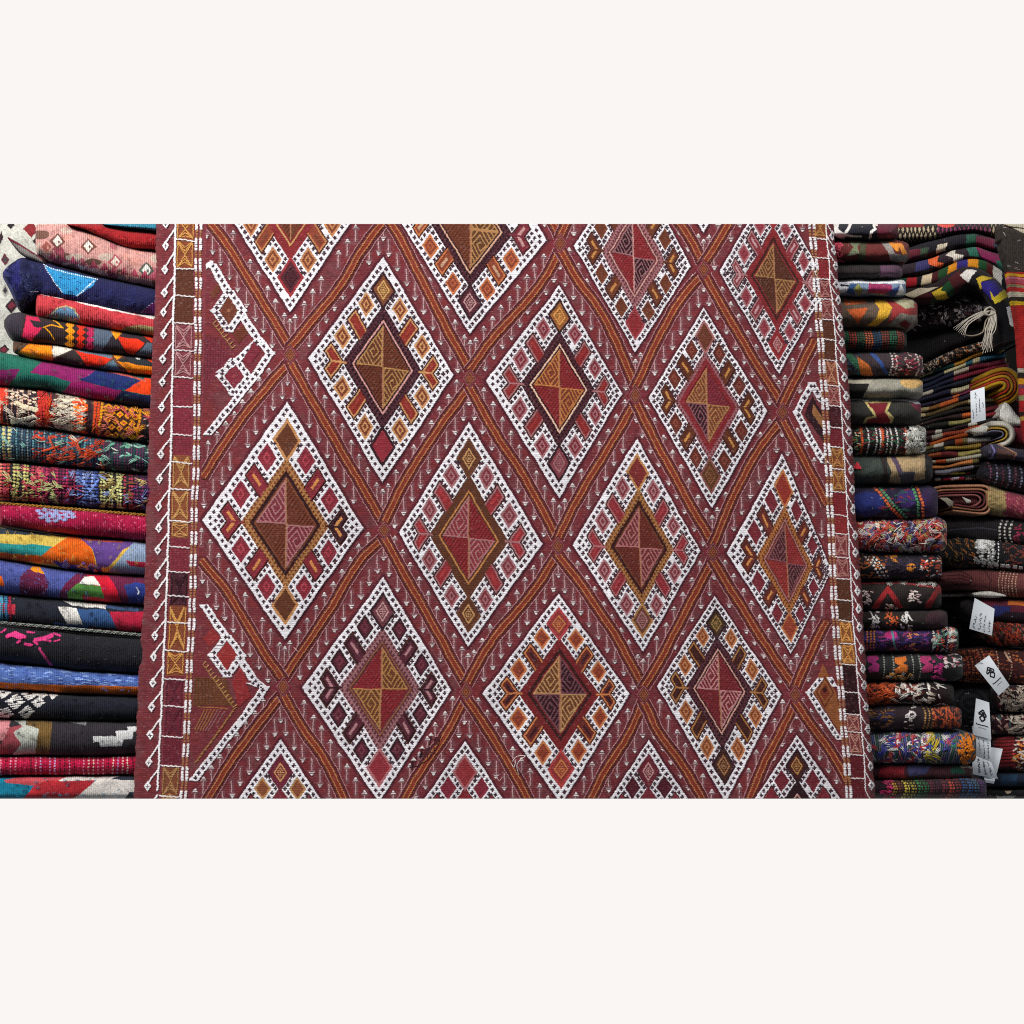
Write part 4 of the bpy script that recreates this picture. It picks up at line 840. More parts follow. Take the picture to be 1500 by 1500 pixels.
def p(c):
    c.line('dcdce0', 6, [(1200, 410), (1330, 414)], .0008); c.poly('c8c8cc', [(1226, 414), (1248, 416), (1246, 424), (1226, 432)]); c.line('20202c', 3, [(1232, 417), (1242, 418)]); c.poly('2c4c78', [(1244, 416), (1256, 415), (1250, 424), (1254, 434), (1240, 430)]); c.poly('7c7c3c', [(1250, 424), (1256, 415), (1264, 424), (1260, 434)])
    c.poly('8c2450', [(1272, 414), (1306, 418), (1308, 426), (1300, 430), (1270, 430)]); c.poly('28407c', [(1296, 430), (1318, 420), (1312, 434)]); c.poly('d8d8dc', [(1314, 432), (1321, 416), (1327, 434)])
rolled('blue and white kilim with a crimson bar, right stack', 408, 435, 1327, '6c8098', p, seed=34, name='folded_kilim')
def p(c):
    c.poly('bc5420', [(1236, 438), (1268, 439), (1270, 444), (1238, 446)]); c.poly('bc5420', [(1240, 452), (1271, 451), (1264, 464), (1256, 474), (1248, 462)]); c.poly('d8a420', [(1282, 438), (1298, 440), (1308, 450), (1300, 466), (1284, 478), (1270, 477), (1284, 466), (1288, 452), (1282, 444)])
    c.poly('8c2c2c', [(1296, 438), (1345, 446), (1345, 462), (1318, 462), (1300, 476), (1308, 452)]); c.poly('9c9878', [(1304, 437), (1338, 440), (1340, 450), (1326, 452)]); c.poly('7c7468', [(1300, 478), (1320, 458), (1344, 462), (1336, 482)]); c.poly('6c1c20', [(1316, 474), (1326, 468), (1334, 474), (1328, 482)])
rolled('taupe kilim with orange triangles and a yellow arrow, right stack', 435, 481, 1344, '5c4c40', p, seed=35, slope=1, D=.055, name='folded_kilim')
def sprinkle(cols, x0=1215, x1=1400, n=160, seed=1, **k): return lambda c: c.specks(cols, x0, x1, n, seed=seed, **k)
def p(c):
    for k in range(26): c.beads(['1c5c3c', '8c3020', '2c4c34', 'a85030', '1c3c5c', '6c2c20'][(k // 3) % 6], 1232 + k * 3.9, 2.2, 3.4, .6, arc=3)
rolled('thin black rolled rug with green and rust beading', 481, 514, 1328, '121410', p, seed=36, D=.045)
def p(c):
    c.specks(['2c4c5c', '34546c', '1c3440'], 1220, 1260, 60, ln=(2, 6), seed=3); c.poly('2c5c44', [(1244, 514), (1270, 540), (1262, 548), (1236, 518)]); c.poly('b86020', [(1256, 522), (1274, 534), (1280, 550), (1262, 550)]); c.line('2c4884', 5, [(1276, 516), (1292, 534), (1300, 548)])
    for x in (1302, 1308, 1340, 1346): c.beads('c8c0b8', x, 2.4, 3.8, .6, arc=6, h=.001)
    c.specks(['a82c3c', 'c8a8a0', '7c2434', '3c1c24'], 1306, 1350, 90, ln=(2, 5), w=1.6, seed=5)
rolled('multicolour beaded rolled rug with white dotted arcs at its end', 514, 552, 1352, '34282c', p, seed=37, slope=2, D=.052)
rolled('pale cream-grey kilim roll with a black wedge at left', 553, 585, 1352, '8c897c', lambda c: (c.poly('141210', [(1200, 562), (1274, 562), (1264, 584), (1200, 586)]), c.ell('c8a060', 1336, 560, 18, 8), c.poly('a8a490', [(1200, 550), (1280, 553), (1274, 562), (1200, 561)])), seed=38, name='rolled_kilim')
def p(c):
    c.line('d4d0d4', 6, [(1200, 584), (1330, 584), (1350, 590)], .0008); c.poly('b8a868', [(1266, 588), (1306, 588), (1300, 603), (1310, 612), (1306, 620), (1264, 620), (1268, 611), (1280, 610)]); c.poly('6c1420', [(1270, 590), (1301, 591), (1296, 604), (1304, 616), (1303, 621), (1268, 621), (1270, 614), (1284, 612), (1280, 602)]); c.poly('6c1830', [(1334, 590), (1350, 592), (1350, 606), (1342, 600)])
rolled('olive-black kilim with a crimson hourglass outlined in yellow', 582, 623, 1349, '2a2824', p, seed=39, name='folded_kilim', slope=1)
def p(c):
    c.specks(['c84c20', 'd8c8a0', '4c7c4c'], 1225, 1262, 50, seed=2)
    for x in (1268, 1280, 1286, 1296, 1302, 1310): c.beads('c8c4c0', x, 2, 3.4, .8, arc=5, h=.0012)
    for x in (1289, 1324, 1258): c.beads('c04c20', x, 4, 3.4, .8, arc=5, h=.001)
    c.specks(['1c5c40', '5c1c28', '7c2c2c'], 1262, 1326, 60, seed=3); c.specks(['d8d8d0', 'b0b0a8', '8c8c84'], 1328, 1356, 90, ln=(4, 10), w=2, ang=(.5, 1), seed=4, h=.002)
rolled('dark rolled rug with white and orange arcs and a frizzy white end', 622, 668, 1357, '20181a', p, seed=40, D=.055, tuft=[(['c8c8c0', 'e0e0d8', 'a8a8a0'], 1328, 1352, 40, 5, (5, 12), .0008, 1.5)])
rolled('grey-green kilim roll with a tan panel and violet hook', 666, 710, 1366, '343c36', lambda c: (c.poly('c82c3c', [(1249, 688), (1256, 676), (1262, 687)], .003), c.poly('26201c', [(1286, 660), (1298, 660), (1302, 712), (1288, 712), (1295, 690)]), c.poly('9c8460', [(1298, 668), (1354, 664), (1356, 702), (1302, 710), (1306, 690)]), c.line('4c3c50', 6, [(1308, 668), (1314, 680), (1320, 696)]), c.poly('46424c', [(1318, 690), (1340, 690), (1340, 706), (1320, 708)]), c.poly('1c1818', [(1355, 660), (1370, 660), (1370, 712), (1356, 706)])), seed=41, name='rolled_kilim', slope=-1, D=.055)
pom = Tubes()
def p(c):
    c.ell('1c2460', 1270, 738, 24, 18); c.ell('34205c', 1328, 730, 14, 14); c.ell('2c1840', 1362, 735, 14, 22)
    for o in (0, 7): c.line(['c85c28', '4c8c5c'][o > 0], 4, [(1280 + o, 712), (1300 + o, 738), (1322 + o, 762)], .0014, dash=(5, 3.6)); c.line(['4c8c5c', 'c85c28'][o > 0], 4, [(1336 + o, 710), (1346 + o, 736), (1344 + o, 762)], .0014, dash=(5, 3.6))
    c.specks(['1c4c3c', '7c2434', '3c5c5c'], 1290, 1340, 40, seed=6)
rolled('midnight blue rolled rug with twisted orange and green cords', 711, 762, 1374, '1c1430', p, seed=42, D=.058)
SH = ['b83c30', 'c8c0b8', '2c2024', '6c5c8c', 'a8a060', '9c2c30', '34281f', 'd8a070', '5c4c7c']
rolled('very shaggy multicolour rolled rug, red, ivory and lilac yarns', 764, 809, 1387, '2c1a1c', sprinkle(SH, 1245, 1390, 520, 7, ln=(3, 8), w=2, ang=(.4, .8)), seed=43, D=.055, lump=.004, y0r=757,
       tuft=[(['b84034', 'a83030', 'c85c48'], 1255, 1378, 60, 21, (6, 16), .0011, .8), (['d0c8c0', 'b8b8c8', 'e0dcd4'], 1255, 1380, 36, 22, (8, 20), .001, .8), (['6c649c', 'a8a468', '484070'], 1262, 1382, 40, 23, (6, 14), .001, .8)])
def p(c):
    for k in range(3): c.line('e0dcd4', 3, [(1262 + k * 6, 810), (1282 + k * 6, 830), (1292 + k * 6, 850)], .0014, dash=(6, 3.4))
    c.specks(['b8601c', '8c4820'], 1255, 1300, 60, ln=(3, 7), seed=3); c.poly('d0801c', [(1302, 813), (1314, 812), (1312, 820), (1316, 824), (1308, 822)], .0012); c.ell('d0801c', 1334, 830, 7, 6, .0012); c.ell('241c28', 1336, 829, 2, 2); c.specks(['402848', '34283c'], 1290, 1350, 60, seed=5)
    c.specks(['a82c28', 'c8501c', 'd8d0c8'], 1346, 1380, 60, ln=(2, 5), seed=8)
rolled('charcoal rolled rug with two orange flowers and white dots', 810, 848, 1380, '1e1a22', p, seed=44, D=.05)
def p(c):
    c.line('8c2428', 2.6, [(1240, 856), (1300, 853), (1380, 861)], .0008)
    for x in (1300, 1376): c.poly('8c1c20', [(x - 24, 892), (x - 10, 870), (x, 856), (x + 10, 870), (x + 24, 892), (x + 14, 892), (x, 868), (x - 14, 892)], .001)
    for x, y in ((1270, 876), (1340, 875), (1305, 892), (1390, 884)): c.specks(['d8c8c0', 'c8a8a8'], x - 8, x + 8, 22, ln=(2, 5), w=1.8, seed=int(x), h=.0014, t=((y - 862) / 40, (y - 846) / 40))
rolled('dark red rug with white floral clusters along a zigzag', 851, 894, 1379, '241c1a', p, seed=45, D=.046, tuft=[(['d0ccc4', 'a8a8a0'], 1300, 1372, 14, 4, (3, 9), .0007, .6, 'yarn_tufts', (.02, .12))])
def p(c):
    for x, col in ((1280, 'd0ccc8'), (1306, 'b85020'), (1328, 'd0ccc8')): c.specks([col], x - 8, x + 8, 26, ln=(2, 6), w=2, ang=(1, .6), seed=int(x), h=.0014)
    c.ell('341c24', 1372, 908, 16, 14)
rolled('black-brown rolled rug with two white sprigs and one orange', 895, 925, 1388, '221a18', p, seed=46, D=.048, y0r=892)
def p(c):
    c.specks(['5c2c78', '7c2c58', '2c2460', '3c1c4c'], 1265, 1360, 200, seed=3, w=2); c.ell('a82468', 1305, 930, 10, 6); c.line('48808c', 3, [(1307, 924), (1310, 944), (1316, 958)], .0012); c.specks(['c87c3c'], 1330, 1344, 14, seed=4)
    for k in range(6): c.beads(['c8c8c0', 'c8582c', '3c6c4c'][k % 3], 1364 + k * 7, 2.4, 3.6, .6, arc=4, h=.0012)
    for k in range(3): c.beads('b86c20', 1270 + k * 5, 2, 3.6, .6)
rolled('purple and magenta embroidered rolled rug with striped end', 924, 955, 1404, '241630', p, seed=47, D=.05, y0r=917, tuft=[(['d0d0c8', 'c85040', '88b0a0'], 1368, 1400, 26, 6, (5, 12), .0009, 1.0)])
def p(c):
    for x, col in ((1280, 'a02c70'), (1320, 'c8681c'), (1358, 'a02c60')): c.poly(col, [(x - 9, 962), (x + 6, 960), (x + 8, 966), (x + 2, 970), (x + 9, 974), (x + 8, 984), (x - 7, 986), (x - 9, 980), (x - 2, 974), (x - 9, 970)], .0014)
    for x in (1293, 1306, 1334, 1345): c.beads('8c9088', x, 1.8, 3.6, .55, arc=4)
    c.specks(['d8c8c8', 'b05060'], 1384, 1408, 40, ln=(2, 5), seed=9, t=(0, .5))
rolled('charcoal rolled rug with pink and orange S motifs between dotted lines', 957, 998, 1411, '232323', p, seed=48, D=.052, slope=-1, tuft=[(['b02c78', 'c83c84'], 1368, 1382, 14, 2, (4, 9)), (['c89048', '8c8c88'], 1300, 1345, 10, 3, (5, 12), .001, .5, 'yarn_tufts', (.75, .97))])
def p(c):
    c.specks(['b84820', 'c85c28', '6c2018'], 1262, 1310, 100, seed=5, w=2.2); c.specks(['6c2820', '8c3c28', '40181c'], 1310, 1350, 70, seed=6); c.specks(['d8d0c8'], 1312, 1380, 26, ln=(4, 9), w=2.4, ang=(1.2, .5), seed=7, h=.0016)
rolled('rust and dark brown shaggy rolled rug with white flecks', 998, 1034, 1397, '201214', p, seed=49, D=.05, tuft=[(['c8582c', 'b04824'], 1265, 1310, 20, 8), (['d8d4cc', 'c8b8a8'], 1310, 1385, 18, 9, (8, 16))])
def p(c):
    c.specks(['5c3c1c', '8c5c28', '2c2c5c'], 1265, 1310, 80, seed=2); c.ell('d0c8c4', 1335, 1048, 6, 6, .001); c.ell('2c2028', 1335, 1048, 3.5, 3.5); c.specks(['d0c8c4'], 1326, 1344, 12, seed=12)
    for x in (1350, 1356, 1362): c.beads('a87c40', x, 2, 3.6, .6, arc=5)
    c.specks(['b84820', 'c8602c', '6c2c20'], 1366, 1406, 120, seed=3, ang=(1.3, .5))
rolled('dark plum rolled rug with gold beaded arcs and rust end', 1032, 1070, 1409, '281c22', p, seed=50, D=.052)
def p(c):
    for k in range(48): c.line(['5c6470', '3c4c84', '7c8088', '2c5c4c', '6c6c78'][k % 5], 1.7, [(1272 + k * 3.2, 1068), (1276 + k * 3.2, 1092), (1270 + k * 3.2, 1118)], .0008)
    for a, b in ((1318, 1296), (1360, 1330)): c.line('a82c30', 8, [(a, 1070), (a - 4, 1090), (b, 1120)], .001); c.specks(['e0d4cc'], b, a, 40, ln=(2, 4), w=2, seed=a, h=.0014)
    c.specks(['5c2470', '2c3c94', '2c6c54'], 1300, 1400, 80, ln=(3, 8), seed=14, w=2)
rolled('many-coloured striped shaggy rolled rug with orange pompoms at its end', 1070, 1118, 1430, '2c2c30', p, seed=51, D=.062, slope=2, Y0=.09,
       tuft=[(['d8c440', 'c8b030'], 1358, 1380, 10, 5, (10, 18), .0013), (['d87c18', 'c87018'], 1404, 1426, 30, 6, (4, 9), .0017, 1.2), (['e0dcd8', 'c84c50', '4444a0'], 1270, 1400, 44, 7, (8, 16), .001, .9)])
rolled('flat kilim with dull crimson, slate and green diamonds', 1119, 1145, 1425, '34161e', lambda c: (c.poly('7c1824', [(1290, 1122), (1328, 1122), (1322, 1134), (1328, 1140), (1286, 1140)]), c.poly('343458', [(1330, 1122), (1366, 1120), (1356, 1134), (1330, 1138)]), c.poly('123c30', [(1392, 1128), (1408, 1116), (1414, 1134), (1394, 1134)]), c.poly('8c8474', [(1400, 1118), (1425, 1116), (1425, 1126), (1410, 1126)])), seed=52, name='folded_kilim', D=.03, Y0=.08)
def p(c):
    cs = ['a83040', 'b88c20', '6c3820', 'c8b030', '8c8420', '34783c', '1c5c30', '5c2430', '40202c', '6c2c34', 'b0402c', '6c2c30', '204c78', '2c5c8c', '345c7c', '4c2c6c', '3c2860']
    for k in range(17): c.beads(cs[k], 1293 + k * 9.2, 3.2, 4, .62, arc=8, h=.0012); c.beads(cs[k], 1297 + k * 9.2, 1.4, 4, .6, arc=8)
rolled('rolled rug with rainbow beaded rings at the bottom of the right stack', 1144, 1180, 1445, '24141c', p, seed=53, D=.055, rr=22, y0r=1138, tuft=[(['c83c70', 'b82c60'], 1292, 1308, 14, 4, (4, 10))])
# ---------------------------------------------------------------- far right pile, deeper in the shop
def ribbon(name, label, path, wid, base, paint, Y0=.30, D=.03, e=2.6, seed=1, back=.16, group=GB, cat='rug', parent=None, rib=(3, .1, .0003), mat=None, dens=.8, edge=0):
    """a cloth folded over along a path"""
    P = np.array(path, float); L = np.r_[0, np.cumsum(np.hypot(*np.diff(P, axis=0).T))]
    n = max(8, int(L[-1] / dens)); s = np.linspace(0, L[-1], n)
    cx, cy = np.interp(s, L, P[:, 0]), np.interp(s, L, P[:, 1])
    k = max(1, min(n // 4, int(5 / dens))); sm = lambda a: np.convolve(np.pad(a, k, mode='reflect', reflect_type='odd'), np.ones(2 * k + 1) / (2 * k + 1), 'valid')
    cx, cy = sm(sm(cx)), sm(sm(cy)); tx, ty = np.gradient(cx), np.gradient(cy); q = np.hypot(tx, ty); nx, ny = -ty / q, tx / q
    w = np.interp(s, np.linspace(0, L[-1], len(wid)), wid) if hasattr(wid, '__len__') else np.full(n, float(wid))
    nr = max(6, int(w.max() / dens)); t = np.linspace(0, 1, nr)[:, None]
    X = cx[None] + nx[None] * (t - .5) * w[None]; Y = np.clip(cy[None] + ny[None] * (t - .5) * w[None], TOP, BOT)
    c = Canvas(X, Y, base, seed=seed, stitch=1.9)
    c.sl = lambda *a, **k: (slice(0, nr), slice(0, n))
    if paint: paint(c)
    ph = 2 * np.pi * (s[None] + 0 * X) / rib[0]
    c.C *= (1 + rib[1] * np.sin(ph) + .3 * hashn(np.floor(X / 1.7), np.floor(Y / 1.7), seed) + .25 * vnoise(X, Y, 14, seed + 4))[..., None]
    c.H = c.H + rib[2] * np.sin(ph) + .003 * vnoise(X, Y, 14, seed + 6)
    dep = Y0 - D * (1 - np.abs(2 * t - 1) ** e) ** .5 + 0 * X
    o = cloth_mesh(name, X, Y, dep, c.C, c.H, mat or M_WOOL, Y0 + back, parent)
    if not parent: tag(o, label, cat, group)
    return o
def far(label, top, bot, base, paint, name='rolled_rug', Y0=.34, D=.05, seed=1, rnd=(12, 0), tuft=None, **k):
    o = fold(name, label, GB, 'rug', top, bot, base, paint, Y0=Y0, D=D, rnd=rnd, seed=seed, back=.2, wavy=k.pop('wavy', 2), **k)
    for q in tuft or (): tufts(o, *q)
    return o

def p(c):
    c.poly('9c8c70', [(1300, 334), (1392, 330), (1392, 360), (1300, 362)]); c.poly('6c2c4c', [(1372, 326), (1456, 326), (1456, 352), (1372, 346)]); c.poly('9c8c70', [(1452, 326), (1490, 330), (1480, 372), (1450, 352)])
    for k in range(34): c.line('17100f', 2.5, [(1296 + k * 6.4, 324), (1310 + k * 6.4, 372)]); c.line('17100f', 2.5, [(1310 + k * 6.4, 324), (1294 + k * 6.4, 372)])
    c.poly('6c1418', [(1300, 326), (1356, 326), (1352, 333), (1300, 334)]); c.ell('c84438', 1385, 328, 14, 5)
far('dark drape with a cream and plum fish-scale net pattern at the top', [(1295, 328), (1500, 328)], [(1295, 358), (1330, 356), (1361, 354), (1399, 344), (1426, 340), (1455, 348), (1474, 361), (1500, 372)], '1c1014', p, seed=61, Y0=.30, name='draped_kilim', rnd=(0, 0))
def p(c):
    c.poly('4c1420', [(1330, 366), (1348, 364), (1348, 380), (1330, 382)]); c.poly('2c3c2c', [(1348, 364), (1360, 362), (1358, 378), (1346, 380)]); c.poly('a89c88', [(1372, 360), (1388, 356), (1384, 368), (1370, 372)])
    c.poly('1c4434', [(1416, 344), (1430, 344), (1428, 362), (1414, 362)]); c.poly('54142c', [(1430, 346), (1458, 350), (1456, 366), (1428, 362)]); c.line('20303c', 4, [(1456, 360), (1475, 364)])
far('black draped kilim with one cream patch, green and wine squares', [(1300, 370), (1330, 364), (1361, 352), (1399, 343), (1426, 340), (1455, 347), (1474, 360), (1485, 372)], [(1300, 395), (1332, 386), (1365, 378), (1390, 368), (1430, 362), (1470, 374), (1485, 392)], '120e16', p, seed=62, Y0=.29, name='draped_kilim', rnd=(0, 0))
def p(c):
    c.poly('26244c', [(1342, 384), (1362, 376), (1362, 396), (1340, 398)]); c.poly('b84c1c', [(1360, 378), (1376, 372), (1372, 384), (1383, 386), (1378, 394), (1362, 388)]); c.poly('b0a89c', [(1384, 374), (1400, 362), (1398, 372), (1412, 374), (1410, 384), (1398, 386), (1396, 378)])
    c.poly('1c5444', [(1414, 362), (1428, 360), (1434, 378), (1420, 376)]); c.poly('6c1440', [(1426, 360), (1450, 360), (1474, 376), (1472, 388), (1440, 380)]); c.poly('1c4c40', [(1458, 380), (1478, 382), (1478, 398), (1462, 394)])
far('draped kilim with orange crescent, white hook and magenta field', [(1300, 390), (1332, 386), (1365, 377), (1390, 366), (1430, 361), (1468, 372), (1482, 386)], [(1300, 412), (1332, 408), (1370, 400), (1395, 391), (1412, 382), (1440, 384), (1468, 400), (1482, 410)], '1c1018', p, seed=63, Y0=.275, name='draped_kilim', rnd=(0, 0))
def p(c):
    for (x0, x1, col) in ((1300, 1331, '143424'), (1331, 1346, '8c1820'), (1346, 1353, '120c10'), (1353, 1368, 'b8a488'), (1368, 1378, '3c1214'), (1378, 1391, '1c3c20'), (1391, 1403, 'c07818'), (1403, 1418, '2c2468'), (1418, 1434, 'c07c1c'), (1434, 1447, '1c4424'), (1447, 1457, '501818'), (1457, 1470, 'c8c4bc'), (1470, 1490, '101418')):
        c.poly(col, [(x0, 370), (x1, 370), (x1 - 6, 450), (x0 - 6, 450)])
ribbon('draped_kilim', 'arched kilim fold with a row of orange, violet and green squares', [(1300, 418), (1322, 416), (1345, 414), (1368, 409), (1388, 400), (1405, 391), (1425, 386), (1445, 391), (1460, 402), (1474, 416), (1486, 434)], 21, '1c1418', p, Y0=.255, seed=64)
def p(c):
    c.poly('2c3c1c', [(1300, 440), (1360, 440), (1400, 400), (1410, 405), (1392, 440), (1340, 460)]); c.poly('b0a48c', [(1325, 432), (1345, 422), (1374, 420), (1352, 430), (1338, 437)]); c.poly('401418', [(1338, 437), (1352, 430), (1372, 426), (1362, 444), (1340, 446)]); c.poly('143c20', [(1370, 428), (1392, 408), (1408, 408), (1392, 440)])
    c.poly('c8a830', [(1364, 428), (1380, 420), (1377, 426), (1384, 427), (1390, 438), (1372, 440)]); c.poly('401418', [(1388, 408), (1406, 396), (1416, 412), (1400, 430)]); c.poly('d0ccc4', [(1406, 404), (1416, 395), (1432, 396), (1424, 404), (1418, 414)]); c.poly('101014', [(1420, 412), (1432, 396), (1452, 400), (1436, 424)])
    c.poly('c8a830', [(1430, 408), (1438, 404), (1458, 408), (1438, 412), (1444, 418), (1436, 424)]); c.poly('2c2474', [(1436, 414), (1442, 412), (1460, 412), (1474, 430), (1452, 440), (1440, 426)]); c.poly('c8b430', [(1450, 426), (1456, 436), (1474, 422), (1479, 438), (1460, 450), (1452, 438)])
    c.poly('101014', [(1452, 448), (1484, 432), (1492, 500), (1462, 500)]); c.poly('d0d0d0', [(1474, 450), (1486, 448), (1494, 486), (1480, 476)])
ribbon('draped_kilim', 'draped kilim with a violet and yellow stepped figure, end hanging down', [(1305, 434), (1330, 432), (1355, 432), (1378, 426), (1397, 414), (1415, 406), (1434, 410), (1451, 423), (1464, 440), (1473, 460), (1480, 484), (1482, 500)], [16, 22, 30, 34, 32, 34, 38], '1c1014', p, Y0=.235, D=.04, seed=65)
f = far('black-maroon shaggy rug with white knots, under the draped kilims', [(1300, 440), (1400, 428), (1455, 440), (1500, 452)], [(1300, 492), (1350, 486), (1400, 478), (1450, 474), (1500, 480)], '140c10', sprinkle(['6c5858', '8c8080', '401820', '2c1c3c'], 1330, 1480, 90, 3, w=1.6), seed=66, Y0=.29, rnd=(0, 0), lump=.004,
        tuft=[(['8c8484', 'a8a0a0', '5c4c50'], 1345, 1470, 40, 3, (4, 10), .0009, 1.2)], name='folded_rug')
far('plain black folded rug in deep shade', [(1300, 490), (1350, 486), (1400, 477), (1450, 472), (1500, 478)], [(1300, 560), (1345, 545), (1400, 512), (1450, 497), (1500, 492)], '0c090c', None, seed=67, Y0=.32, rnd=(0, 0), name='folded_rug')
far('dark rug with a fringe of cream and orange beads', [(1300, 556), (1345, 536), (1400, 510), (1450, 496), (1500, 490)], [(1300, 580), (1345, 556), (1400, 528), (1450, 510), (1500, 504)], '160e10', sprinkle(['a89c88', 'a8602c', '5c4030', '8c7c70'], 1340, 1480, 150, 4, ln=(2, 5), w=1.5, ang=(.8, .6)), seed=68, Y0=.30, rnd=(0, 0), name='folded_rug')
# tassel
tt = Tubes()
for k in range(16): tt.px([(1452 + k * .3, 453), (1449 + k * .7, 466), (1446 + k * .8 - (k * 7 % 5), 480 + k % 4), (1446 + k * .6 - (k * 5 % 6), 494), (1436 + k * 1.2, 503 + (k * 5) % 16)], .185 - .002 * (k % 3), .0010, ['c8c0b0', 'a8a090', 'b8b0a4'][k % 3], bow=.004)
for k in range(8): tt.px([(1452, 455), (1436, 457 + k), (1418, 466 + k * 1.6 - k % 3), (1396 + k * 2.4, 481 + k * 1.8)], .19, .0008, ['b8b0a0', 'c8c0b4'][k % 2], bow=.006)
tt.px([(1458, 456), (1450, 450), (1442, 456), (1448, 462), (1458, 458)], .18, .0022, 'b0a898', bow=.004); tt.px([(1454, 460), (1444, 470), (1440, 486), (1425, 492), (1410, 490)], .188, .0016, '8c8070', bow=.004)
tas = tt.build('tassel', None, M_YARN); tag(tas, 'knotted cream yarn tassel hanging below the draped violet and yellow kilim', 'tassel')
tas.name = 'yarn_tassel'

# thin layers seen edge-on, fanned
LC = ['a88c3c', '1c3c44', 'a89c70', '14202c', 'a8a08c', '5c1428', '1c1830', '3c101c', '8c8460', '2c2038', '9c4818', '54401c', '221c1c', '8c3c18', '1c2420', '7c7044', '3c1820', 'b0a898', '984014', '4c4420', '180f12', '5c1c1c', '846828', '9c3c14', '8c8878', '3c3848', 'a05c1c', '686878', '8c8c7c', '241c20', '74702c', '1c1214']
NAMES = [('gold and teal', 'topmost'), ('cream and teal', 'just under the topmost one'), ('midnight and cream', 'above the crimson one'), ('crimson', 'with a frayed bright rim'), ('navy', 'below the crimson one'), ('khaki and black', 'beginning with a cream dash'), ('rust-tipped indigo', 'left of the yellow fold'), ('burnt orange', 'with a long orange run'), ('olive brown', 'under the orange run'), ('black', 'beside the upper tag edge'), ('orange-ended umber', 'meeting the tag'), ('khaki-green', 'crossing behind the tag'), ('wine and ivory', 'with an ivory spot'), ('ivory-ended plum', 'at the tag base'), ('deep orange', 'just below the tag'), ('ivory and black', 'above the gold roll'), ('dark ochre', 'beside the gold roll'), ('red-brown', 'under the gold roll'), ('grey-cream', 'bending round at its right end'), ('amber', 'inside the cream bend'), ('slate', 'below the amber one')]
runs = {0: [('a89c70', .0, .18), ('1c4448', .18, .42), ('b8801c', .42, .9)], 1: [('1c2030', 0, .3), ('b0a880', .3, .55), ('1c4c5c', .55, .62), ('b0a880', .62, .7), ('1c5068', .7, 1)], 2: [('141c34', 0, .42), ('a09888', .42, .58), ('5c1428', .58, 1)], 3: [('14182c', 0, .4), ('6c1428', .4, 1)], 4: [('b0a898', .05, .09), ('b0a898', .13, .17), ('181c2c', .17, 1)],
        5: [('1c1a2c', 0, .4), ('9c9474', .4, .62), ('b0b0a8', .66, .74)], 6: [('241c30', 0, .5), ('a04c20', .5, .6), ('5c1c3c', .6, 1)], 7: [('8c7c58', 0, .16), ('74481c', .16, .3), ('a84c18', .3, .55), ('1c1828', .55, 1)], 8: [('9c8c68', 0, .1), ('4c3c1c', .1, .6)], 9: [('1c1a18', 0, 1)], 10: [('2c1c1c', 0, .5), ('a84c14', .5, .7), ('581820', .7, 1)], 11: [('1c1c18', 0, .35), ('7c7444', .35, .72), ('6c1820', .75, 1)],
        12: [('34141c', 0, .22), ('b0aca0', .22, .3), ('241418', .3, .6), ('b0aca0', .6, .7)], 13: [('2c141c', 0, .2), ('8c8878', .2, .34), ('84341c', .34, .66)], 14: [('44141c', 0, .2), ('a04814', .2, .7), ('1c1414', .7, 1)], 15: [('5c5430', 0, .22), ('b0a898', .22, .34), ('20161a', .34, .5), ('a0481c', .5, .6), ('b0aca4', .66, 1)], 16: [('201c14', 0, .4), ('8c7028', .4, .9)], 17: [('843c18', .1, .35), ('5c1c20', .35, .6), ('8c8040', .6, 1)], 18: [('94907c', .1, .3), ('8c8878', .45, 1)], 19: [('a0602c', .1, .9)], 20: [('8c8878', 0, .2), ('60606c', .3, .9)]}
for i, (cn, pos) in enumerate(NAMES):
    f_ = i / 20; yl = 548 + i * 7.1; sl = -.40 + .27 * f_; xr = [1472, 1474, 1474, 1478, 1470, 1468, 1450, 1455, 1470, 1470, 1476, 1478, 1470, 1455, 1452, 1456, 1448, 1446, 1442, 1436, 1438][i]
    f = lambda x, o: yl + o + sl * (x - 1345) * (1 - .0012 * (x - 1345)) + 1.5 * math.sin(x * .06 + i)
    xs_ = list(range(1325, xr, 12)) + [xr]
    def p(c, i=i, xr=xr):
        for (col, a, b) in runs.get(i, ()):
            c.poly(col, [(1345 + (xr - 1345) * a, 400), (1345 + (xr - 1345) * b, 400), (1342 + (xr - 1345) * b, 800), (1342 + (xr - 1345) * a, 800)])
    far(f'thin {cn} kilim edge in the fanned pile, {pos}', [(x, f(x, 0)) for x in xs_], [(x, f(x, 9.6)) for x in xs_], LC[i], p, name='folded_kilim', seed=100 + i, Y0=.30 - .003 * i, D=.035, rnd=(0, 6), wavy=5, dens=.9)
for i, (y, cl, lab) in enumerate(((683, ['7c7c54', 'a8a868'], 'thin black kilim edge with khaki dashes, below the fanned pile'), (691, ['8c1c3c', 'b0a83c', '7c2020'], 'thin black kilim edge with yellow and red dashes'), (699, ['8c8c94', '8c1438', 'a8a0b0'], 'thin black kilim edge with magenta and grey dashes'))):
    def p(c, cl=cl, i=i):
        R = random.Random(i)
        for x in range(1372, 1440, 11): c.line(R.choice(cl), 4, [(x, c.Y[:, 0].mean() - 3), (x + R.uniform(4, 9), c.Y[:, 0].mean() - 4)], .001)
    far(lab, [(1330, y + 2), (1445, y - 8)], [(1330, y + 11), (1445, y + 2)], '110d0e', p, name='folded_kilim', seed=130 + i, Y0=.25, D=.03, rnd=(0, 5))
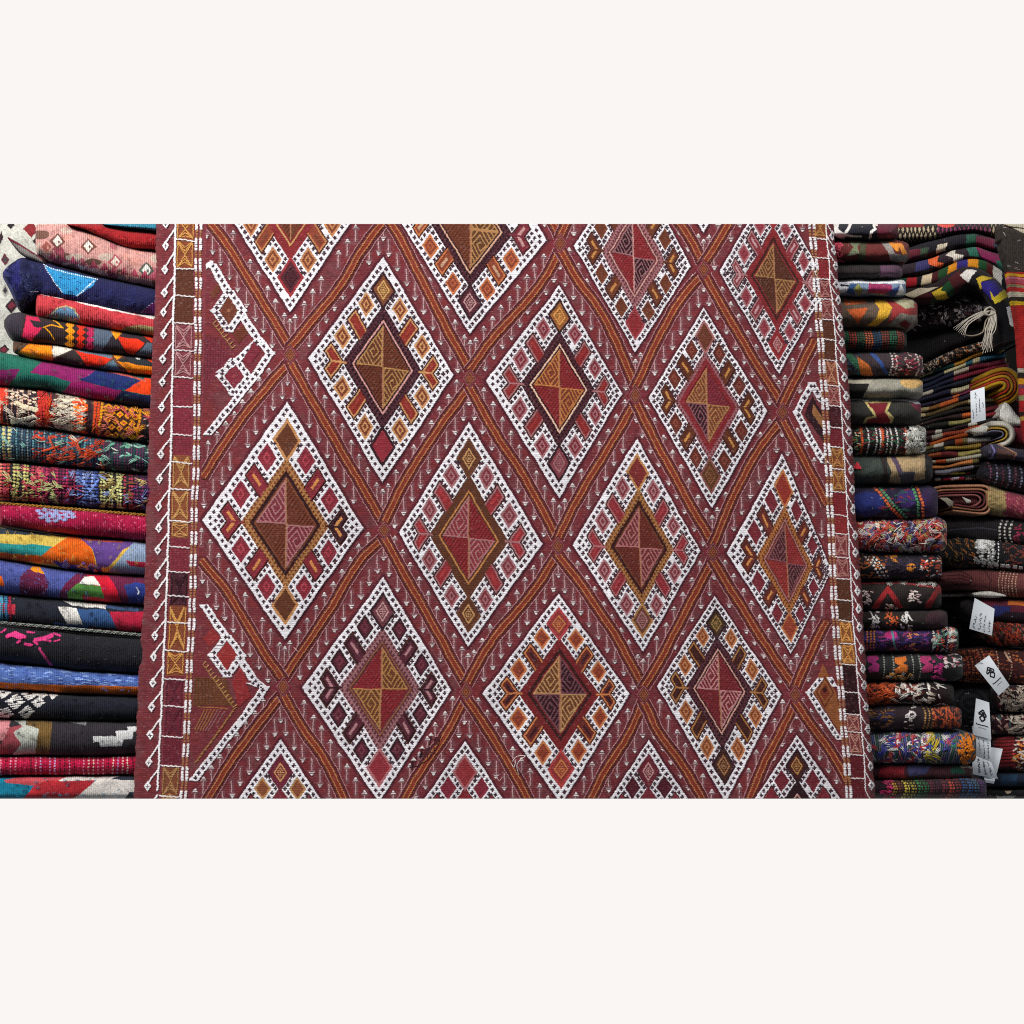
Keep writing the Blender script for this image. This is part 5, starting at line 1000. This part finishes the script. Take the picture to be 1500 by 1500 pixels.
# yellow and red folded end
yk = bpy.data.objects.new('folded_kilim', None); COL.objects.link(yk); yk.location = tuple(unproj(1470, 585, .3)); tag(yk, 'yellow and red striped kilim folded into a nested loop, beside the upper tag', 'rug', GB)
def child(o, par):
    o.parent = par; o.matrix_parent_inverse = par.matrix_basis.inverted() if False else __import__('mathutils').Matrix.Translation(-par.location); return o
for j, (col, r, w) in enumerate((('8c6814', 27, 8), ('8c3c14', 21, 5), ('987214', 16, 6), ('98301c', 11, 5), ('987414', 6, 7))):
    P = [(1468 - 26 + a, 563 - r * .9 + (26 - a) * .45) for a in (0, 14)] + [(1468 + r * .95 * math.cos(q), 565 + r * .92 * math.sin(q)) for q in np.linspace(-1.4, 1.3, 9)]
    child(ribbon('folded_layer', None, P, w, col, None, Y0=.225 - .004 * j, D=.012, seed=150 + j, back=.08, parent=yk), yk)
far('teal green kilim corner curling out under the yellow loop', [(1466, 582), (1478, 576), (1484, 566), (1492, 562)], [(1466, 588), (1480, 587), (1490, 580), (1492, 578)], '2c5c54', None, name='folded_kilim', seed=160, Y0=.2, D=.015, rnd=(3, 2), back_=0) if False else None
far('dark maroon folded rug behind the white flap', [(1440, 584), (1470, 578), (1520, 580)], [(1440, 622), (1470, 622), (1520, 622)], '2c1018', sprinkle(['4c1820', '1c0c14', '6c2c28'], 1440, 1510, 60, 5), name='folded_rug', seed=161, Y0=.30)
far('white flap of a kilim standing up beside the upper tag', [(1463, 604), (1468, 587), (1476, 588), (1484, 600), (1492, 613), (1520, 616)], [(1463, 612), (1468, 620), (1476, 624), (1484, 625), (1492, 625), (1520, 626)], 'bcbab4', None, name='folded_kilim', seed=162, Y0=.22, D=.02, rnd=(3, 0), lump=.003)
far('white kilim edge below the upper tag', [(1420, 629), (1440, 624), (1456, 618), (1462, 616)], [(1420, 633), (1432, 638), (1450, 636), (1462, 628)], 'c0beb4', None, name='folded_kilim', seed=163, Y0=.22, D=.02, rnd=(5, 4))
wk = bpy.data.objects.new('rolled_kilim', None); COL.objects.link(wk); wk.location = tuple(unproj(1480, 650, .3)); tag(wk, 'small roll with cream and gold layers and a crimson body', 'rug', GB)
for j, (col, r, w) in enumerate((('b8b4a8', 15, 9), ('b08c34', 8.5, 3.5), ('5c5c6c', 4.5, 3))):
    P = [(1452, 636 - r)] + [(1466 + r * 1.2 * math.cos(q), 636 + r * math.sin(q)) for q in np.linspace(-1.5, 1.4, 9)]
    child(ribbon('folded_layer', None, P, w, col, None, Y0=.20 - .003 * j, D=.012, seed=170 + j, back=.08, parent=wk), wk)
child(fold('roll_body', None, None, None, [(1470, 621), (1500, 620), (1530, 622)], [(1470, 651), (1500, 656), (1530, 660)], '6c1424', None, Y0=.24, D=.035, seed=174, rnd=(6, 0), parent=wk), wk)
far('dull violet kilim with a pointed end and brown flap', [(1440, 652), (1460, 648), (1475, 655), (1520, 662)], [(1440, 672), (1450, 675), (1475, 672), (1520, 680)], '2c2838', lambda c: (c.line('6c6494', 2.2, [(1452, 650), (1458, 660), (1450, 674)], .001), c.poly('4c3430', [(1462, 655), (1488, 662), (1484, 674), (1460, 672)]), c.line('8c6448', 1.6, [(1462, 650), (1488, 664), (1482, 674)], .0008)), name='folded_kilim', seed=175, Y0=.22)
def p(c):
    for k in range(6): c.beads(['6c3c4c', '7c7c94', '5c2434', '64647c'][k % 4], 1446 + k * 9, 2.4, 4.2, .6, arc=6, h=.001)
    c.specks(['3c1c28', '1c1c2c'], 1440, 1510, 60, seed=3)
far('dark rolled rug ringed with dull red and grey beads', [(1430, 682), (1450, 672), (1520, 680)], [(1430, 704), (1450, 712), (1520, 726)], '141218', p, seed=176, Y0=.24, rnd=(16, 0))
# cream/pink folded roll
pk = bpy.data.objects.new('rolled_kilim', None); COL.objects.link(pk); pk.location = tuple(unproj(1440, 755, .3)); tag(pk, 'pink rolled kilim whose tan folded layers open towards the left', 'rug', GB)
child(fold('roll_body', None, None, None, [(1440, 708), (1450, 709), (1470, 717), (1530, 730)], [(1440, 752), (1460, 757), (1480, 758), (1530, 770)], '8c3448', lambda c: (c.poly('9c8454', [(1430, 700), (1462, 706), (1472, 722), (1474, 742), (1464, 760), (1430, 760)]), c.specks(['b0605c', '742c3c'], 1472, 1530, 60, ln=(3, 8), ang=(.9, .3)), c.specks(['7c6c44', 'a89060'], 1442, 1472, 80, ln=(2, 4))), Y0=.24, D=.05, seed=180, rnd=(10, 0), parent=pk, mat=M_WOOL), pk)
for j, (col, a, b, xe, w) in enumerate((('a8785c', 712, 753, 1448, 5), ('9c6c50', 717, 748, 1444, 4.5), ('6c3034', 721, 744, 1440, 3.5), ('8c5450', 725, 740, 1435, 4))):
    P = [(1360, a + 6)] + [(1380 + k * 14, a + 1 - k * .3) for k in range(4)] + [(xe - 4, a), (xe + 2, a + 5), (xe + 3, (a + b) / 2), (xe + 2, b - 5), (xe - 5, b)] + ([(xe - 25, b - 2), (1396, b - 5)] if j < 3 else [])
    child(ribbon('folded_layer', None, P, w, col, None, Y0=.205 - .002 * j, D=.014, seed=182 + j, back=.1, parent=pk), pk)
child(fold('pink_core', None, None, None, [(1392, 724), (1420, 722), (1434, 722)], [(1392, 740), (1420, 741), (1434, 742)], '7c4444', None, Y0=.22, D=.02, seed=188, parent=pk, rnd=(4, 4)), pk)
tt = Tubes()
for k in range(12): tt.px([(1374 + k, 728), (1384 + k * .8, 734), (1391 + k * .5, 742 - (k % 4) * 2)], .19, .0016, ['b8b09c', 'a8a08c'][k % 2], bow=.003)
for k in range(5): tt.px([(1410 + k * 2, 728 + k), (1415 + k * 1.6, 734), (1416 + k, 737)], .188, .0015, 'c0bcb0', bow=.002)
child(tt.build('yarn_fringe', pk, M_YARN), pk)['kind'] = 'stuff'
def p(c):
    for x in (1468, 1476, 1484): c.beads('a8a49c', x, 3, 4.8, .6, arc=-4, h=.0012)
    c.specks(['8c2c48', '7c1c34'], 1486, 1520, 60, ln=(2, 5), seed=2); c.line('2c2a34', 2, [(1380, 778), (1430, 772), (1460, 775)])
far('black rolled rug with a column of white beads and crimson end', [(1370, 760), (1400, 757), (1470, 758), (1530, 765)], [(1370, 792), (1400, 795), (1470, 800), (1530, 806)], '131013', p, seed=190, Y0=.25)
def p(c):
    for x, w in ((1440, 4), (1448, 3), (1454, 3), (1462, 0)): c.beads('c8c8c4', x, w or 1.5, 4.6, .65, h=.0012)
    c.line('c8c8c4', 5, [(1430, 822), (1450, 826), (1475, 828), (1500, 832)], .0012, dash=(9, 6)); c.specks(['d0d0cc'], 1432, 1454, 30, ln=(4, 8), w=2.6, seed=3, h=.0015, t=(0, .4)); c.specks(['6c2420', '5c3020'], 1468, 1510, 50, seed=4); c.specks(['6c4c1c', '8c501c', '2c2420'], 1386, 1430, 60, ln=(3, 8), ang=(1, .5), seed=5)
far('black rolled rug with bold white embroidered bars', [(1366, 792), (1400, 784), (1440, 786), (1530, 800)], [(1366, 826), (1400, 832), (1440, 832), (1530, 842)], '121013', p, seed=191, Y0=.24, tuft=[(['d0d0cc', 'b0b0ac'], 1430, 1458, 22, 7, (4, 9), .0012, 1.0)])
mk = far('maroon kilim roll with cream pinprick rows, its layers folded inward', [(1372, 838), (1400, 833), (1440, 832), (1530, 840)], [(1372, 856), (1400, 862), (1450, 872), (1530, 880)], '5a2c2c', lambda c: [c.beads('a88870', 1466 + k * 5, 1.4, 3.6, .5, arc=-3) for k in range(6)] + [c.line('3c1418', 1.8, [(1370, 838 + k * 5), (1410, 838 + k * 5), (1424, 846 + k * 3), (1418, 856 + k), (1376, 857 + k * 1.2)], 0) for k in range(3)] + [c.line('3c1c20', 2, [(1440, 832), (1452, 850), (1446, 872)], 0)], name='rolled_kilim', seed=192, Y0=.24)
far('white kilim edge sticking out under the maroon roll', [(1424, 869), (1450, 864), (1474, 872)], [(1424, 873), (1450, 876), (1474, 875)], 'b8b4ac', None, name='folded_kilim', seed=193, Y0=.215, D=.02, rnd=(3, 3))
far('plum kilim with a dark blue patch and orange bar', [(1405, 878), (1440, 872), (1530, 880)], [(1405, 908), (1440, 914), (1530, 918)], '4c1424', lambda c: (c.poly('1c2050', [(1455, 888), (1480, 888), (1478, 904), (1452, 906)]), c.poly('a85414', [(1476, 880), (1530, 880), (1530, 888), (1476, 886)]), c.poly('1a0c18', [(1474, 896), (1530, 898), (1530, 912), (1450, 912)]), c.poly('141014', [(1400, 870), (1430, 872), (1430, 920), (1400, 920)])), name='folded_kilim', seed=194, Y0=.25)
far('black folded rug behind the handwritten tag', [(1385, 872), (1420, 870), (1450, 912), (1460, 925)], [(1385, 945), (1420, 950), (1450, 952), (1460, 945)], '0e0b0c', None, name='folded_rug', seed=195, Y0=.31)
far('rust and red shaggy rug right of the handwritten tag', [(1440, 916), (1460, 908), (1530, 914)], [(1440, 940), (1460, 946), (1530, 950)], '2c1010', sprinkle(['a8381c', '8c2818', '4c1c20', '3c3c20', '6c5048'], 1446, 1520, 160, 9, ln=(3, 7), ang=(1.1, .5)), seed=196, Y0=.24, lump=.004, tuft=[(['a83c20', '8c2c1c'], 1452, 1500, 24, 5, (4, 9), .001, 1.2)], name='folded_rug')
def p(c):
    for k in range(7): c.beads(['8c5030', 'a85c34', '6c2c20'][k % 3], 1412 + k * 6, 2, 3.8, .55, arc=8, h=.001)
    for x in (1456, 1476): c.beads('b09078', x, 1.8, 4, .5, arc=6, h=.001)
    c.specks(['8c3c20', 'a0582c', '5c1c1c'], 1404, 1510, 150, seed=9, ln=(2, 5)); c.line('a88870', 3, [(1472, 954), (1480, 968)], .001)
far('rust brown rolled rug with beaded rings behind the logo tag', [(1385, 958), (1405, 952), (1450, 948), (1530, 952)], [(1385, 992), (1410, 1000), (1460, 1002), (1530, 1004)], '341414', p, seed=197, Y0=.24, rnd=(20, 0))
far('black rolled rug with coiled end, between the two logo tags', [(1385, 1008), (1405, 1000), (1440, 1000), (1470, 1004)], [(1385, 1060), (1410, 1075), (1440, 1080), (1470, 1075)], '0d0c10', lambda c: [c.ell(['1a1a20', '0a0a0d'][k % 2], 1422, 1030, 26 - k * 5, 24 - k * 5, .0008) for k in range(5)] and c.specks(['5c5c64'], 1412, 1424, 5), seed=198, Y0=.26, rnd=(10, 0))
WF = ['c0b0a0', 'a89888', '2c1418', '8c8078', '5c1c20']
far('dark rug densely flecked with ivory yarn, right of the tags', [(1450, 1006), (1470, 1002), (1530, 1004)], [(1450, 1040), (1470, 1044), (1530, 1044)], '1a0e10', sprinkle(WF, 1462, 1520, 130, 3, ln=(3, 7), w=2.4, ang=(.6, .6)), seed=199, Y0=.23, tuft=[(['c0b0a0', 'a89c8c'], 1470, 1502, 26, 6, (4, 10), .0013, 1.0)], name='folded_rug')
far('wine and ivory shaggy rug beside the lower logo tag', [(1448, 1046), (1470, 1044), (1530, 1044)], [(1448, 1074), (1470, 1078), (1530, 1076)], '2c1018', sprinkle(['c8b8a8', '4c1c24', '34484c', '8c6c60'], 1452, 1520, 60, 4, ln=(4, 9), w=2.4, ang=(1.2, .4)), seed=200, Y0=.23, tuft=[(['c8bcac', 'b0a090'], 1476, 1500, 14, 8, (8, 14), .0014, .4)], name='folded_rug')
def p(c):
    for k in range(9): c.line('7c1c20', 3.4, [(1456, 1082 + k * 5), (1484, 1080 + k * 5.2)], .0014)
    c.specks(['c8b8a8', 'a83028', 'c87828'], 1484, 1520, 80, ln=(3, 7), w=2.2, seed=5)
far('ribbed dark red rug with an ivory-flecked end', [(1452, 1082), (1470, 1076), (1530, 1074)], [(1452, 1126), (1470, 1130), (1530, 1132)], '3c1014', p, seed=201, Y0=.23, name='folded_rug')
far('dark navy folded kilim at the lower right', [(1430, 1132), (1470, 1130), (1530, 1132)], [(1430, 1152), (1470, 1154), (1530, 1154)], '162030', lambda c: c.poly('1c344c', [(1468, 1134), (1490, 1134), (1488, 1150), (1466, 1150)]), name='folded_kilim', seed=202, Y0=.24)
far('black kilim with a pale patch, bottom right corner', [(1430, 1154), (1470, 1156), (1530, 1156)], [(1430, 1172), (1530, 1172)], '141214', lambda c: (c.poly('a8947c', [(1470, 1156), (1484, 1157), (1480, 1162), (1474, 1162)]), c.poly('8c8c80', [(1458, 1165), (1490, 1166), (1480, 1172), (1460, 1172)])), name='folded_kilim', seed=203, Y0=.24)
# cloths hanging at the right edge
def p(c):
    c.specks(['7c746c', '94908c'], 1470, 1530, 14, ln=(2, 6), w=1); c.specks(['2c2420', '1c1614'], 1460, 1530, 80, ln=(1, 3), w=1, ang=(1.5, .2))
fold('hanging_rug', 'dark brown woven rug hanging at the upper right edge', None, 'rug', [(1466, 328), (1478, 334), (1500, 342), (1535, 352)], [(1466, 352), (1472, 372), (1474, 399), (1478, 402), (1535, 402)], '2e2622', p, Y0=.16, D=.006, e=8, seed=210, back=.01)
fold('hanging_kilim', 'cream kilim with a black line in the upper right corner', None, 'rug', [(1472, 328), (1535, 328)], [(1472, 329), (1484, 335), (1500, 343), (1535, 352)], 'b8ae98', lambda c: c.line('1c1818', 1.6, [(1480, 332), (1535, 338)]), Y0=.19, D=.006, e=8, seed=211, back=.01)
def p(c):
    for y, h, col in ((400, 4, 'c8981c'), (405, 3, 'b86c7c'), (409, 5, 'a04858'), (416, 4, '8c7c60'), (420, 6, 'a82020'), (426, 7, 'b0a894'), (433, 6, '28201c'), (439, 6, 'c09c18'), (447, 90, 'a02220'), (538, 6, 'b8b0a0'), (544, 8, '28201c'), (553, 8, 'c8901c'), (562, 5, '6c4058'), (568, 8, 'a82c3c'), (577, 8, '848458'), (586, 14, 'a82024'), (602, 5, '28201c'), (608, 6, 'c09c48'), (616, 60, '8c1c1c')):
        x = 1476 + (y - 398) * .1; c.poly(col, [(1460, y), (1540, y + 4), (1540, y + h + 4), (1460, y + h)])
ys_ = np.arange(398, 682, .75); lx = np.interp(ys_, (398, 430, 450, 490, 540, 600, 625, 682), (1476, 1480, 1483, 1488, 1491.5, 1496, 1500, 1510)) + 1.0 * vnoise(ys_, ys_ * 0, 8, 3)
u_ = np.linspace(0, 1, 80)[None]; X = lx[:, None] + (1540 - lx[:, None]) * u_; Y = ys_[:, None] + 0 * X + 2 * u_
c = Canvas(X, Y, 'a02220', seed=212); p(c); c.C *= .62 * (1 + .5 * hashn(np.floor(X / 1.5), np.floor(Y / 1.5), 3) + .5 * vnoise(X, Y, 12, 4))[..., None]
hk = cloth_mesh('hanging_kilim', X, Y, .15 + .003 * np.sin(X * .25) + 0 * Y, c.C, c.H + .0003 * np.sin(Y * 2.2), M_WOOL, .1555)
tag(hk, 'scarlet kilim with yellow, cream and black stripes hanging at the right edge', 'rug')
# wall added behind everything so the gaps between cloths read dark
def quad_backing(name, x0, x1, Y, mat):
    a = unproj(x0, TOP, Y); b = unproj(x1, BOT, Y); zt, zb = a[2], b[2]; xl, xr = min(a[0], unproj(x0, BOT, Y)[0]), max(b[0], unproj(x1, TOP, Y)[0])
    V = [(xl, Y, zb), (xr, Y, zb), (xr, Y, zt), (xl, Y, zt), (xl, Y + .05, zb), (xr, Y + .05, zb), (xr, Y + .05, zt), (xl, Y + .05, zt)]
    o = link_mesh(name, V, [(0, 1, 2, 3), (5, 4, 7, 6), (3, 2, 6, 7), (4, 5, 1, 0), (1, 5, 6, 2), (4, 0, 3, 7)], None, mat, smooth=False); o['kind'] = 'structure'; return o
quad_backing('backing', -60, 1580, .62, plain('dark_backing', '16120f', .9))

# ---- paper tags --------------------------------------------------------------
M_PAPER = plain('tag_card', 'e6ecf2', .6, 400, .03); M_INK = plain('ink', '15161c', .5); M_PEN = plain('pen', '4a4e5c', .6)
def card(label, pts, Y, strokes=(), pens=(), logo=None, text=None, bend=.006):
    """a paper tag with printed and handwritten marks on its face"""
    P = np.array(pts, float); n = 10
    root = bpy.data.objects.new('price_tag', None); COL.objects.link(root); root.location = tuple(unproj(*P.mean(0), Y)); tag(root, label, 'price tag', 'paper tags in the right pile')
    u, v = np.meshgrid(np.linspace(0, 1, n), np.linspace(0, 1, n))
    if len(P) == 4: q = P
    B = lambda u, v: (P[0][None] * ((1 - u) * (1 - v))[..., None].reshape(-1, 1) + P[1][None] * (u * (1 - v)).reshape(-1, 1) + P[2][None] * (u * v).reshape(-1, 1) + P[3][None] * ((1 - u) * v).reshape(-1, 1))
    def at(u, v, lift=0):
        u = np.atleast_1d(u).astype(float); v = np.atleast_1d(v).astype(float); xy = B(u, v)
        return unproj(xy[:, 0], xy[:, 1], Y - bend * np.sin(np.pi * v.ravel()) - lift)
    F_ = at(u.ravel(), v.ravel(), .0004); K = F_ + np.array([0, .0008, 0])
    Q = grid_quads(n, n); Q2 = Q[:, ::-1] + n * n
    i = np.arange(n * n).reshape(n, n); ring = np.r_[i[0], i[1:, -1], i[-1, -2::-1], i[-2:0:-1, 0]]; r2 = np.roll(ring, -1)
    S_ = np.stack([ring, r2, r2 + n * n, ring + n * n], -1)[:, ::-1]
    child(link_mesh('tag_card', np.r_[F_, K], np.r_[Q, Q2, S_], None, M_PAPER, root, smooth=False), root)
    def marks(name, segs, mat, w):
        V = []; F2 = []
        for (a, b) in segs:
            d = np.array(b, float) - a; W_c = np.linalg.norm(P[1] - P[0]); H_c = np.linalg.norm(P[3] - P[0])
            dl = np.array([d[0] * W_c, d[1] * H_c]); L = np.linalg.norm(dl) + 1e-9; nn = np.array([-dl[1] / W_c, dl[0] / H_c]) / L * w / 2
            k = 4
            for q in range(k):
                p0 = np.array(a) + d * q / k; p1 = np.array(a) + d * (q + 1) / k
                c4 = np.array([p0 + nn, p1 + nn, p1 - nn, p0 - nn]); i0 = len(V); V += list(at(c4[:, 0], c4[:, 1], .0009)); F2.append((i0, i0 + 1, i0 + 2, i0 + 3))
        if V: child(link_mesh(name, V, F2, None, mat, root, smooth=False), root)
    if logo:
        (cx, cy, s_, ar) = logo    # interlaced angular knot
        G = [((1, -10), (-6.5, -3)), ((-6.5, -3), (-5, -.6)), ((-5, -.6), (-2.6, -2.8)), ((1, -10), (6.7, -1)), ((6.7, -1), (5, 1.6)), ((5, 1.6), (2.8, -.2)), ((-2.4, -7), (3, -2.2)), ((3.6, -6.6), (-2, -1.6)), ((3, -2.4), (-.8, .8)), ((-2.4, -2.6), (1, .6)), ((-.8, -.2), (-4.7, 3.9)), ((-4.7, 3.9), (-.6, 9.8)), ((-.6, 9.8), (4.8, 4.4)), ((4.8, 4.4), (.2, -.4))]
        marks('printed_emblem', [((cx + a[0] * s_, cy + a[1] * s_ * ar), (cx + b[0] * s_, cy + b[1] * s_ * ar)) for a, b in G], M_INK, 1.9)
    if text:
        y, x0, x1, h = text; R = random.Random(3); segs = []
        x = x0
        segs.append(((x0, y - h), (x0, y + h * .4)))
        while x < x1: segs.append(((x, y - h * .35), (x, y + h * .35))); segs.append(((x, y + (.3 * h if R.random() < .5 else -.3 * h)), (x + .05, y + (.3 * h if R.random() < .5 else -.3 * h)))); x += .055
        marks('printed_name', segs, M_INK, .8); marks('printed_line', [((x0 + .12, y + h * 2.6), (x1 - .1, y + h * 2.6))], M_PEN, .5)
    if pens:
        R = random.Random(int(P[0][0])); segs = []
        for (x, y0, y1, amp) in pens:    # handwriting running up the card
            y = y0; px_, py_ = x, y0
            while y < y1:
                y += R.uniform(.012, .03); nx_ = x + R.uniform(-amp, amp)
                if R.random() < .82: segs.append(((px_, py_), (nx_, y)))
                px_, py_ = nx_, y
        marks('handwriting', segs, M_PEN, .7)
    return root
card('upright white tag with three lines of handwriting on the fanned pile', [(1421.5, 573), (1442, 566.5), (1444, 615), (1423, 620)], .17, pens=[(.35, .08, .3, .07), (.38, .35, .8, .03), (.62, .3, .72, .05), (.15, .6, .9, .05), (.85, .45, .6, .04)])
card('square white tag with handwriting, clipped corner, hanging before the plum kilim', [(1428, 876), (1457, 892), (1453, 931), (1420, 921)], .15, pens=[(.18, .52, .95, .06), (.42, .35, .92, .07), (.62, .38, .95, .06), (.84, .5, .9, .05)])
card('tilted white tag with a black knot emblem, below the handwritten one', [(1428, 975), (1449, 960), (1479, 1004), (1463, 1019)], .13, logo=(.5, .40, .036, .46), text=(.68, .2, .85, .035))
card('white tag leaning behind the lowest tags, only its right half visible', [(1440, 1093), (1469, 1097), (1460, 1134), (1430, 1128)], .145)
card('folded white tag with handwriting at the bottom of the hanging tags', [(1425, 1102), (1450, 1112), (1462, 1141), (1424, 1134)], .128, pens=[(.3, .2, .9, .06), (.55, .15, .9, .06), (.8, .2, .9, .05)])
card('narrow white tag end poking out lowest of all', [(1441, 1138), (1458, 1140), (1456, 1148), (1444, 1146)], .135)
card('long white tag with handwriting hanging under the lower emblem tag', [(1424, 1063), (1451, 1078), (1452, 1116), (1427, 1104)], .125, pens=[(.35, .3, .9, .05), (.6, .3, .95, .05), (.85, .3, .95, .05)])
card('pale blue-white tag with a black knot emblem, lower of the two', [(1430, 1023), (1449, 1029), (1452, 1083), (1425, 1076)], .115, logo=(.5, .42, .038, .44), text=(.68, .15, .85, .03))
for P in ([(1428, 972), (1434, 970), (1441, 973)], ):
    tt = Tubes(); tt.px(P, .128, .0004, '2c2c34', bow=.001)
    t_ = tt.build('tag_string', None, M_YARN); par = [o for o in bpy.data.objects if o.get('label', '').startswith('tilted white tag')][0]; t_.parent = par; child(t_, par)
# ---------------------------------------------------------------- world, lamps, camera
w = bpy.data.worlds.new('World'); scene.world = w; w.use_nodes = True
N_, L_ = w.node_tree.nodes, w.node_tree.links
bg = N_['Background']
tc = N_.new('ShaderNodeTexCoord'); sp = N_.new('ShaderNodeSeparateXYZ'); mr = N_.new('ShaderNodeMapRange'); mx = N_.new('ShaderNodeMixRGB')
L_.new(tc.outputs['Generated'], sp.inputs[0]); L_.new(sp.outputs['Y'], mr.inputs['Value'])
mr.inputs['From Min'].default_value = .25; mr.inputs['From Max'].default_value = .6
mx.inputs[1].default_value = (.14, .15, .165, 1); mx.inputs[2].default_value = (*lin('faf6f3'), 1)
L_.new(mr.outputs[0], mx.inputs[0]); L_.new(mx.outputs[0], bg.inputs['Color']); bg.inputs['Strength'].default_value = 1.0

def area(name, loc, aim, size, power, col):
    l = bpy.data.lights.new(name, 'AREA'); l.shape = 'RECTANGLE'; l.size, l.size_y = size; l.energy = power; l.color = col
    o = bpy.data.objects.new(name, l); COL.objects.link(o); o.location = loc
    d = np.array(aim) - np.array(loc)
    from mathutils import Vector
    o.rotation_euler = Vector(d).to_track_quat('-Z', 'Y').to_euler(); return o
area('shop_front_light', (-1.7, -1.9, 3.0), (-.15, 0, 1.3), (1.3, 1.0), 100, (1, .985, .96))
area('overhead_fill', (.7, -1.5, 3.3), (.3, 0, 1.3), (1.2, .8), 30, (1, .97, .93))  # added overhead to give the light direction; no lamp known there

cam = bpy.data.cameras.new('camera'); co = bpy.data.objects.new('camera', cam); COL.objects.link(co)
cam.sensor_width = 36; cam.lens = F / 1500 * 36; cam.clip_start = .05; cam.clip_end = 100
co.location = (0, -DIST, CZ); co.rotation_euler = (math.pi / 2 + TH, 0, 0)
scene.camera = co
scene.view_settings.view_transform = 'Standard'; scene.view_settings.look = 'None'
scene.view_settings.exposure = 0; scene.view_settings.gamma = 1
scene.render.engine = 'CYCLES'; scene.cycles.use_denoising = False; scene.cycles.filter_width = 1.05; scene.cycles.sample_clamp_indirect = 4
scene.cycles.max_bounces = 6
